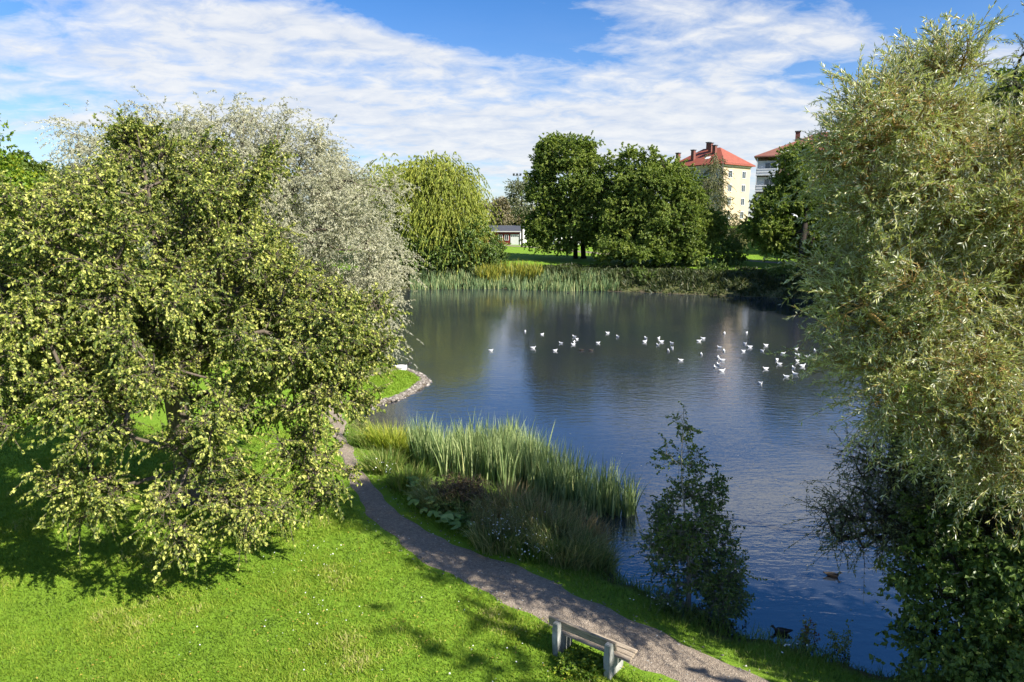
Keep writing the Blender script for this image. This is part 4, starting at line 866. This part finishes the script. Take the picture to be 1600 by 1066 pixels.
for i, it in enumerate(gulls):
    o = gp if i == 0 else copy_tree(gp)
    o["label"] = it[1] or KNOT[it[2]]
    c = onz(*ZG(*it[0])); o.location = (c[0], c[1], -.012)
    a = gb.choice([0.1, math.pi - .2, .6, math.pi + .5, -1.2, 2.0, 1.2]) + gb.normal() * .35
    s_ = gb.uniform(.74, .95) * (1.1 if c[1] < 42 else 1); o.rotation_euler = (0, 0, a); o.scale = (s_, s_, s_)
dp = bird("duck", "dark mallard duck swimming alone on the near water left of the grey willow", "duck", "dark ducks on the pond", M['duck_brown'], M['duck_brown'], M['duck_dark'], M['beak_yellow'], .88, M['duck_dark'])
DK = [(1302, 901, None, -.25, 1), (1219, 989, "brown duck floating against the bank, left of the red-leaved sapling", math.pi * .93, 1.05), (720 + 519 * .3625, 490 + 160 * .3625, "dark duck on the left of the two among the gulls", 3.0, 1), (720 + 563 * .3625, 490 + 161 * .3625, "dark duck on the right of the two among the gulls", .2, 1), (1046, 460, "tiny dark duck near the shaded far bank, left of two", .4, 1), (1065, 461.5, "tiny dark duck near the shaded far bank, right of two", 2.9, 1), (888, 458.5, "tiny dark duck at the edge of the far reeds", .1, 1)]
for i, (px, py, lab, a, s_) in enumerate(DK):
    o = dp if i == 0 else copy_tree(dp)
    if lab: o["label"] = lab
    c = onz(px, py); o.location = (c[0], c[1], -.02); o.rotation_euler = (0, 0, a); o.scale = (s_,) * 3
M['goose_grey'] = solid("goose_feather", (.62, .61, .60), (.42, .41, .40), 14, .7)
go = bird("goose", "pale grey goose with a dark head resting on the tip of the grassy point", "goose", None, M['gull_white'], M['goose_grey'], M['duck_dark'], M['duck_dark'], 2.3, M['duck_dark'])
c = at(629, 579); go.location = (c[0], c[1], h1(c[0], c[1]) + .03); go.rotation_euler = (0, 0, .15)
# gull in flight before the far trees
fl = thing("flying_gull", P(1242, 337, 62), "white gull gliding with spread wings in front of the single-trunk maple", "gull")
fl.rotation_euler = (.35, 0, .25)
V, F = loft([(-.20, 0, .03, .005), (-.14, 0, .035, .02), (-.06, 0, .05, .045), (.04, 0, .055, .05), (.11, .005, .04, .04), (.15, .01, .03, .03), (.19, .01, .015, .015), (.22, .005, .003, .003)]); pyobj("body", V, F, M['gull_white'], fl)
for sd in (1, -1):
    T = [(.0, .03, .17, .012), (.18, .055, .15, .011), (.34, .045, .10, .008), (.50, .01, .04, .004)]
    V, F = [], []
    for i, (yy, zz, ch, th) in enumerate(T):
        xo = .03 - .12 * (yy / .5) ** 2
        V += [(xo + ch / 2, sd * yy, zz), (xo, sd * yy, zz + th), (xo - ch / 2, sd * yy, zz), (xo, sd * yy, zz - th)]
    for i in range(3):
        for j in range(4): F.append((i * 4 + j, i * 4 + (j + 1) % 4, i * 4 + 4 + (j + 1) % 4, i * 4 + 4 + j))
    F += [(0, 1, 2, 3), (12, 13, 14, 15)]; pyobj("wing", V, F, M['gull_white'], fl, True)

# ------------------------------------------------------------------ buildings
M['cream'] = solid("cream_render", (.55, .44, .29), (.47, .38, .25), .6, .85)
M['brick'] = solid("yellow_brown_brick", (.36, .24, .16), (.28, .18, .12), 3, .85)
def tile_mat(name, a, b_):
    m, nt, N, L = newmat(name); tc = N("ShaderNodeTexCoord")
    w = N("ShaderNodeTexWave"); w.wave_type = 'BANDS'; w.bands_direction = 'Z'; w.inputs["Scale"].default_value = 2.2; w.inputs["Distortion"].default_value = .4; L(tc.outputs["Object"], w.inputs["Vector"])
    n = noise(nt, tc.outputs["Object"], 1.4, 5, .7)
    c = mixc(nt, .35, ramp(nt, [(.3, a), (.7, b_)], n.outputs[0]).outputs[0], ramp(nt, [(0, tuple(x * .5 for x in a)), (.4, b_)], w.outputs["Fac"]).outputs[0])
    b = N("ShaderNodeBsdfPrincipled"); L(c, b.inputs["Base Color"]); b.inputs["Roughness"].default_value = .75
    o = N("ShaderNodeOutputMaterial"); L(b.outputs[0], o.inputs[0]); return m
M['red_tile'] = tile_mat("red_roof_tile", (.21, .046, .024), (.31, .085, .048)); M['brown_tile'] = tile_mat("brown_roof_tile", (.17, .062, .042), (.25, .10, .07)); M['slate'] = tile_mat("dark_roof_felt", (.045, .05, .06), (.07, .075, .09))
M['whitep'] = solid("white_paint", (.74, .74, .73), (.68, .68, .67), 3, .6); M['redp'] = solid("red_board", (.23, .035, .03), (.17, .028, .025), 6, .75, 0, (8, 8, 1)); M['brickred'] = solid("chimney_brick", (.20, .075, .055), (.13, .05, .04), 4, .85)
m, nt, N, L = newmat("window_glass"); b_ = N("ShaderNodeBsdfPrincipled"); b_.inputs["Base Color"].default_value = (.03, .045, .06, 1); b_.inputs["Roughness"].default_value = .05; b_.inputs["IOR"].default_value = 1.7
o_ = N("ShaderNodeOutputMaterial"); L(b_.outputs[0], o_.inputs[0]); M['glass'] = m
M['steel'] = solid("galvanised_steel", (.35, .36, .37), (.28, .29, .30), 4, .5)

def window(parent, c, w, h, nrm, mull=1):
    """frame with its pane set 3 cm back; nrm = wall's outward axis in the parent's own space ('-y', '+x', '-x')"""
    bm = bmesh.new(); f = .09; d = .10
    ax = nrm[1]; sg = 1 if nrm[0] == '+' else -1
    def bb(u, v, su, sv):
        if ax == 'y': box(bm, (c[0] + u, c[1] + sg * d / 2, c[2] + v), (su, d, sv))
        else: box(bm, (c[0] + sg * d / 2, c[1] + u, c[2] + v), (d, su, sv))
    bb(-w / 2 + f / 2, 0, f, h); bb(w / 2 - f / 2, 0, f, h); bb(0, h / 2 - f / 2, w - 2 * f, f); bb(0, -h / 2 + f / 2, w - 2 * f, f)
    for k in range(mull): bb(-w / 2 + w * (k + 1) / (mull + 1), 0, .06, h - 2 * f)
    fr = bmobj("window", bm, M['whitep'], parent)
    bm = bmesh.new()
    if ax == 'y': box(bm, (c[0], c[1] + sg * .02, c[2]), (w - 2 * f, .04, h - 2 * f))
    else: box(bm, (c[0] + sg * .02, c[1], c[2]), (.04, w - 2 * f, h - 2 * f))
    bmobj("pane", bm, M['glass'], fr)
def hip_roof(name, parent, x0, x1, y0, y1, z, h, mat, over=.6, th=.18, ridge=.0, axis='x'):
    x0 -= over; x1 += over; y0 -= over; y1 += over; cx, cy = (x0 + x1) / 2, (y0 + y1) / 2
    bm = bmesh.new(); lo_ = [bm.verts.new(p) for p in ((x0, y0, z), (x1, y0, z), (x1, y1, z), (x0, y1, z))]; up = [bm.verts.new((v.co.x, v.co.y, z + th)) for v in lo_]
    r1, r2 = ((cx - ridge, cy), (cx + ridge, cy)) if axis == 'x' else ((cx, cy - ridge), (cx, cy + ridge))
    a = bm.verts.new((*r1, z + h)); b = bm.verts.new((*r2, z + h))
    bm.faces.new(lo_[::-1])
    for i in range(4): bm.faces.new((lo_[i], lo_[(i + 1) % 4], up[(i + 1) % 4], up[i]))
    if axis == 'x':
        bm.faces.new((up[0], up[1], b, a)); bm.faces.new((up[2], up[3], a, b)); bm.faces.new((up[1], up[2], b)); bm.faces.new((up[3], up[0], a))
    else:
        bm.faces.new((up[1], up[2], b, a)); bm.faces.new((up[3], up[0], a, b)); bm.faces.new((up[0], up[1], a)); bm.faces.new((up[2], up[3], b))
    return bmobj(name, bm, mat, parent)
def chimney(parent, x, y, z0, z1, s=.9):
    c = boxobj("chimney", (x, y, (z0 + z1) / 2), (s, s, z1 - z0), M['brickred'], parent); boxobj("chimney_cap", (x, y, z1 + .09), (s + .25, s + .25, .18), M['slate'], c)
# cream block with the red hipped roof: its corner points at the pond
Y0 = 150; cor = P(1131, 257, Y0); eave = cor[2]; gb0 = h1(cor[0], Y0)
ap = thing("apartment_block", (cor[0], cor[1], gb0), "cream four-storey apartment block with a red hipped tile roof and brick chimneys", "building", rz=R(40))
H = eave - gb0
Wx, Wy = 10.5, 13.5           # right-hand wall along +x, left-hand wall along +y
bm = bmesh.new(); box(bm, (Wx / 2, Wy / 2, H / 2 - 1), (Wx, Wy, H + 2)); bmobj("wall", bm, M['cream'], ap)
rf = hip_roof("roof", ap, 0, Wx, 0, Wy, H + .01, 4.2, M['red_tile'], .8, ridge=2.2, axis='y')
boxobj("cornice", (Wx / 2, Wy / 2, H - .16), (Wx + .3, Wy + .3, .26), M['whitep'], ap)
for fl_ in range(4):
    z = H - 1.9 - 2.9 * fl_
    for x in (2.6, 7.9): window(ap, (x, 0, z), 1.5, 1.6, '-y')
    for y in (1.7, 4.2, 9.6, 11.9): window(ap, (0, y, z), 1.4, 1.6, '-x')
    # recessed balcony front on the shaded side
    bo_ = boxobj("balcony", (-.55, 6.9, z - 1.15), (1.1, 3.0, .16), M['whitep'], ap); boxobj("railing", (-1.06, 6.9, z - .55), (.06, 3.0, 1.0), M['whitep'], bo_)
    window(ap, (0, 6.9, z), 2.2, 1.9, '-x', 2)
bm = bmesh.new()
for k in range(26): box(bm, (-.62 + k * (Wx + 1.24) / 25, -.68, H + .30), (.06, .06, .22))
bmobj("snow_guard", bm, M['brickred'], rf)
for x, y, z0, z1 in [(1.3, 8.8, 1.0, 3.6), (4.0, 6.2, 2.6, 5.1), (5.2, 7.6, 3.2, 5.4), (3.2, 4.6, 1.8, 4.4), (9.0, 6.5, .6, 3.6), (.9, 12.6, .2, 3.2)]: chimney(rf, x, y, H + z0, H + z1, .75)
bm = bmesh.new(); box(bm, (1.6, 5.2, H + 1.75), (.9, 1.1, .12), Matrix.Rotation(R(-38), 4, 'Y')); bmobj("roof_window", bm, M['whitep'], rf)
# brown-roofed block with white balconies
Y0 = 128; cor = P(1183, 246, Y0); gb0 = h1(cor[0], Y0)
ab = thing("apartment_block", (cor[0], cor[1], gb0), "brown-roofed brick apartment block with white corner balconies, right of the cream block", "building", rz=R(-22))
H = cor[2] - gb0; Wx, Wy = 22, 12
bm = bmesh.new(); box(bm, (Wx / 2 + 1.85, Wy / 2, H / 2 - 1), (Wx - 3.7, Wy, H + 2)); box(bm, (.925 + .0, Wy / 2 + 1.1, H / 2 - 1), (1.85, Wy - 2.2, H + 2)); bmobj("wall", bm, M['brick'], ab)
rf = hip_roof("roof", ab, 0, Wx, 0, Wy, H + .01, 4.6, M['brown_tile'], .5, ridge=.6)
chimney(rf, 6.6, 4.2, H + 2.2, H + 4.6, .8); chimney(rf, 14, 7.5, H + 2.6, H + 6.2, .9)
for fl_ in range(4):
    z = H - 1.9 - 2.9 * fl_
    ba = boxobj("balcony", (1.8, .55, z - 1.22), (3.7, 1.7, .2), M['whitep'], ab)
    bm = bmesh.new(); box(bm, (1.8, -.24, z - .62), (3.6, .06, .95)); box(bm, (.02, .55, z - .62), (.06, 1.5, .95)); bmobj("railing", bm, M['whitep'], ba)
    bm = bmesh.new(); box(bm, (1.8, -.285, z - .36), (3.6, .03, .08)); box(bm, (1.8, -.285, z - .86), (3.6, .03, .08)); bmobj("rail", bm, M['steel'], ba)
    boxobj("post", (.08, -.2, z + .35), (.14, .14, 2.75), M['whitep'], ba); boxobj("post", (3.5, -.2, z + .35), (.14, .14, 2.75), M['whitep'], ba)
    boxobj("balcony_wall", (1.79, 1.39, z), (3.5, .06, 2.7), M['whitep'], ba)
    window(ab, (2.3, 1.36, z + .1), 1.9, 1.8, '-y', 1)
    for x in (5.8, 9, 12.4, 15.8, 19): window(ab, (x, 0, z), 1.5, 1.5, '-y')
# red cottage and its white garage door
c0 = P(812.6, 382, 147); gz0 = h1(c0[0], 147) - .05
ct = thing("cottage", (c0[0], c0[1], gz0), "low red wooden cottage with white windows and garage door under a dark roof", "building", rz=R(-14))
W_, D_, H_ = 10.5, 6, 2.8
bm = bmesh.new(); box(bm, (-W_ / 2, D_ / 2, H_ / 2 - .3), (W_, D_, H_ + .6)); bmobj("wall", bm, M['redp'], ct)
def gable(name, x0, x1, y0, y1, z, h, mat, parent, over=.4, th=.14):
    cy = (y0 + y1) / 2; y0 -= over; y1 += over; x0 -= over; x1 += over
    bm = bmesh.new(); pr = [(y0, z), (y0, z + th), (cy, z + h + th), (y1, z + th), (y1, z), (cy, z + h)]
    a = [bm.verts.new((x0, *p)) for p in pr]; b = [bm.verts.new((x1, *p)) for p in pr]
    bm.faces.new(a); bm.faces.new(b[::-1])
    for i in range(6): bm.faces.new((a[i], b[i], b[(i + 1) % 6], a[(i + 1) % 6]))
    return bmobj(name, bm, mat, parent)
gable("roof", -W_, 0, 0, D_, H_ - .05, 1.2, M['slate'], ct)
for x in (-4.3, -2.95): window(ct, (x, 0, 1.55), .9, 1.2, '-y', 1)
boxobj("fascia", (-W_ / 2, -.42, H_ + .02), (W_ + .7, .03, .18), M['whitep'], ct)
gd = boxobj("garage_door", (-1.1, -.04, 1.12), (1.95, .08, 2.24), M['whitep'], ct)
bm = bmesh.new()
for k in range(4): box(bm, (-1.1 + (k - 1.5) * .46, -.09, 1.86), (.30, .03, .22))
bmobj("pane", bm, M['glass'], gd)
boxobj("end_wall", (.03, D_ / 2, 1.36), (.06, D_, 2.7), M['whitep'], ct)
bm = bmesh.new(); q_ = [bm.verts.new(p) for p in ((.03, -.1, 2.74), (.03, D_ + .1, 2.74), (.03, D_ / 2, 3.92))]; q2 = [bm.verts.new((v.co.x + .04, v.co.y, v.co.z)) for v in q_]
bm.faces.new(q_); bm.faces.new(q2[::-1])
for k in range(3): bm.faces.new((q_[k], q_[(k + 1) % 3], q2[(k + 1) % 3], q2[k]))
bmobj("gable_board", bm, M['whitep'], ct)
boxobj("downpipe", (-.06, -.1, 1.3), (.09, .09, 2.7), M['slate'], ct)
c1 = P(868, 379, 143); gz1 = h1(c1[0], 143) - .05
sh = thing("white_shed", (c1[0], c1[1], gz1), "low white outbuilding seen in gaps through the two-trunked maple", "building", rz=R(3))
bm = bmesh.new(); box(bm, (4, 2.5, 1.3), (8, 5, 2.6)); bmobj("wall", bm, M['whitep'], sh); gable("roof", 0, 8, 0, 5, 2.56, 1.1, M['slate'], sh)
boxobj("door", (2.2, -.04, 1.05), (1.0, .08, 2.1), M['redp'], sh); window(sh, (5.2, 0, 1.5), 1.2, 1.0, '-y')
# floodlight mast
mp_ = P(808, 275, 200); gm = h1(mp_[0], 200)
fm = thing("floodlight_mast", (mp_[0], mp_[1], gm), "thin floodlight mast showing above the pale tree beyond the cottage", "lamp mast")
hz_ = mp_[2] - gm
V, F = tubes(np.array([[0, 0, 0.]]), np.array([[0, 0, hz_]]), np.array([.14]), np.array([.07]), 8); npmesh("pole", V, F, M['steel'], fm, local=True)
boxobj("crossarm", (0, 0, hz_ + .08), (2.4, .1, .14), M['steel'], fm)
for x in (-.95, 0, .95):
    bm = bmesh.new(); box(bm, (x, -.15, hz_ + .42), (.6, .3, .5), Matrix.Rotation(R(20), 4, 'X')); bmobj("floodlight", bm, M['slate'], fm, bevel=.04)

# ------------------------------------------------------------------ sky and sun
SUN_EL = R(38)          # towards the sun: right and behind the lens
w = bpy.data.worlds.new("World"); SC.world = w; w.use_nodes = True
nt = w.node_tree; nt.nodes.clear(); N, L = nt.nodes.new, nt.links.new
sky = N("ShaderNodeTexSky"); sky.sky_type = 'NISHITA'; sky.sun_disc = False; sky.sun_elevation = SUN_EL
sdir = np.array([.82, -.57]); sdir /= np.linalg.norm(sdir)
sky.sun_rotation = math.atan2(sdir[0], sdir[1]); sky.air_density = 1.0; sky.dust_density = .3; sky.ozone_density = 3.0
tc = N("ShaderNodeTexCoord"); d = tc.outputs["Generated"]
sx = N("ShaderNodeSeparateXYZ"); L(d, sx.inputs[0])
den = math_(nt, 'ADD', math_(nt, 'MAXIMUM', sx.outputs[2], 0.0), .19)
cu = N("ShaderNodeCombineXYZ"); L(math_(nt, 'DIVIDE', sx.outputs[0], den), cu.inputs[0]); L(math_(nt, 'DIVIDE', sx.outputs[1], den), cu.inputs[1])
mpn = N("ShaderNodeMapping"); mpn.inputs["Rotation"].default_value = (0, 0, R(-24)); mpn.inputs["Scale"].default_value = (.72, .95, 1); mpn.inputs["Location"].default_value = (3.1, 1.7, 0); L(cu.outputs[0], mpn.inputs[0])
n1 = noise(nt, mpn.outputs[0], 2.1, 9, .60, .35); n2 = noise(nt, mpn.outputs[0], 8.0, 9, .62, .35)
cov = math_(nt, 'ADD', math_(nt, 'MULTIPLY', n1.outputs[0], .54), math_(nt, 'MULTIPLY', n2.outputs[0], .46))
# where the photograph has its banks of cloud and its blue gaps (bearing and height of each)
yq = math_(nt, 'MAXIMUM', sx.outputs[1], .04)
qv = N("ShaderNodeCombineXYZ"); L(math_(nt, 'DIVIDE', sx.outputs[0], yq), qv.inputs[0]); L(math_(nt, 'DIVIDE', sx.outputs[2], yq), qv.inputs[1])
CL = [(250, 130, 330, 75, -4, .17), (330, 40, 200, 45, -8, .12), (560, 55, 130, 14, -13, .14), (720, 190, 330, 42, -8, .13), (1050, 140, 260, 42, -6, .17), (1200, 35, 210, 38, -6, .20), (1150, 200, 200, 35, 0, .13), (940, 12, 70, 14, 0, .08), (650, 245, 280, 35, -2, .10), (1000, 230, 260, 40, 0, .10), (1560, 95, 90, 30, 0, .10), (60, 195, 80, 18, 0, .08),
      (800, 55, 150, 42, -12, -.20), (680, 10, 100, 22, 0, -.14), (1480, 25, 130, 28, 0, -.22), (1310, 110, 110, 16, -4, -.10), (100, 165, 140, 22, 4, -.10), (60, 30, 90, 22, 0, -.06), (380, 150, 30, 14, 0, -.03), (60, 260, 130, 35, 0, -.12),
      (1215, -185, 230, 62, -8, .48), (950, -60, 330, 50, -4, -.04), (1150, -400, 900, 150, 0, -.32), (500, -330, 500, 120, 0, -.15)]  # unseen banks and gaps above the frame, placed for the water's reflections
bias = None
for (px, py, rx, ry, rot, wt_) in CL:
    dd = ray(px, py); q = (dd[0] / dd[1], dd[2] / dd[1])
    mp = N("ShaderNodeMapping"); mp.vector_type = 'TEXTURE'; mp.inputs["Location"].default_value = (q[0], q[1], 0); mp.inputs["Rotation"].default_value = (0, 0, R(rot))
    mp.inputs["Scale"].default_value = (rx / FPX, ry / FPX, 1); L(qv.outputs[0], mp.inputs[0])
    ln_ = N("ShaderNodeVectorMath"); ln_.operation = 'DOT_PRODUCT'; L(mp.outputs[0], ln_.inputs[0]); L(mp.outputs[0], ln_.inputs[1])
    ex = math_(nt, 'MULTIPLY', math_(nt, 'EXPONENT', math_(nt, 'MULTIPLY', ln_.outputs["Value"], -.7)), wt_)
    bias = ex if bias is None else math_(nt, 'ADD', bias, ex)
cov = math_(nt, 'ADD', cov, bias)
mask = ramp(nt, [(.48, (0, 0, 0)), (.58, (.52, .52, .52)), (.71, (1, 1, 1))], cov).outputs[0]
low = ramp(nt, [(.0, (.55, .55, .55)), (.16, (.12, .12, .12)), (.30, (0, 0, 0))], sx.outputs[2]).outputs[0]
mask = math_(nt, 'MAXIMUM', mask, low)
ccol = ramp(nt, [(.35, (4.2, 4.6, 5.35)), (.64, (5.7, 5.75, 5.8))], n2.outputs[0]).outputs[0]
hs = N("ShaderNodeHueSaturation"); hs.inputs["Saturation"].default_value = 1.3; hs.inputs["Value"].default_value = 1.0; L(sky.outputs[0], hs.inputs["Color"])
blue = mixc(nt, 1.0, hs.outputs[0], (.79, .86, 1.05), 'MULTIPLY')
col = mixc(nt, math_(nt, 'MULTIPLY', mask, .93), blue, ccol)
bg = N("ShaderNodeBackground"); bg.inputs["Strength"].default_value = .074; L(col, bg.inputs[0])
ow = N("ShaderNodeOutputWorld"); L(bg.outputs[0], ow.inputs[0])
sl = bpy.data.lights.new("sun", 'SUN'); sl.energy = 5.0; sl.angle = R(.53); sl.color = (1, .94, .84)
so = bpy.data.objects.new("sun", sl); COL.objects.link(so)
to_sun = Vector((sdir[0] * math.cos(SUN_EL), sdir[1] * math.cos(SUN_EL), math.sin(SUN_EL)))
so.rotation_euler = to_sun.to_track_quat('Z', 'Y').to_euler(); so.location = (60, -30, 60)

SC.render.engine = 'CYCLES'
cy = SC.cycles; cy.max_bounces = 7; cy.diffuse_bounces = 3; cy.glossy_bounces = 3; cy.transmission_bounces = 4; cy.transparent_max_bounces = 8
cy.use_denoising = True; cy.use_adaptive_sampling = True; cy.adaptive_threshold = .02
cy.sample_clamp_indirect = 8
vs = SC.view_settings; vs.view_transform = 'Standard'; vs.look = 'None'; vs.exposure = 1.15; vs.gamma = 1; vs.use_curve_mapping = False
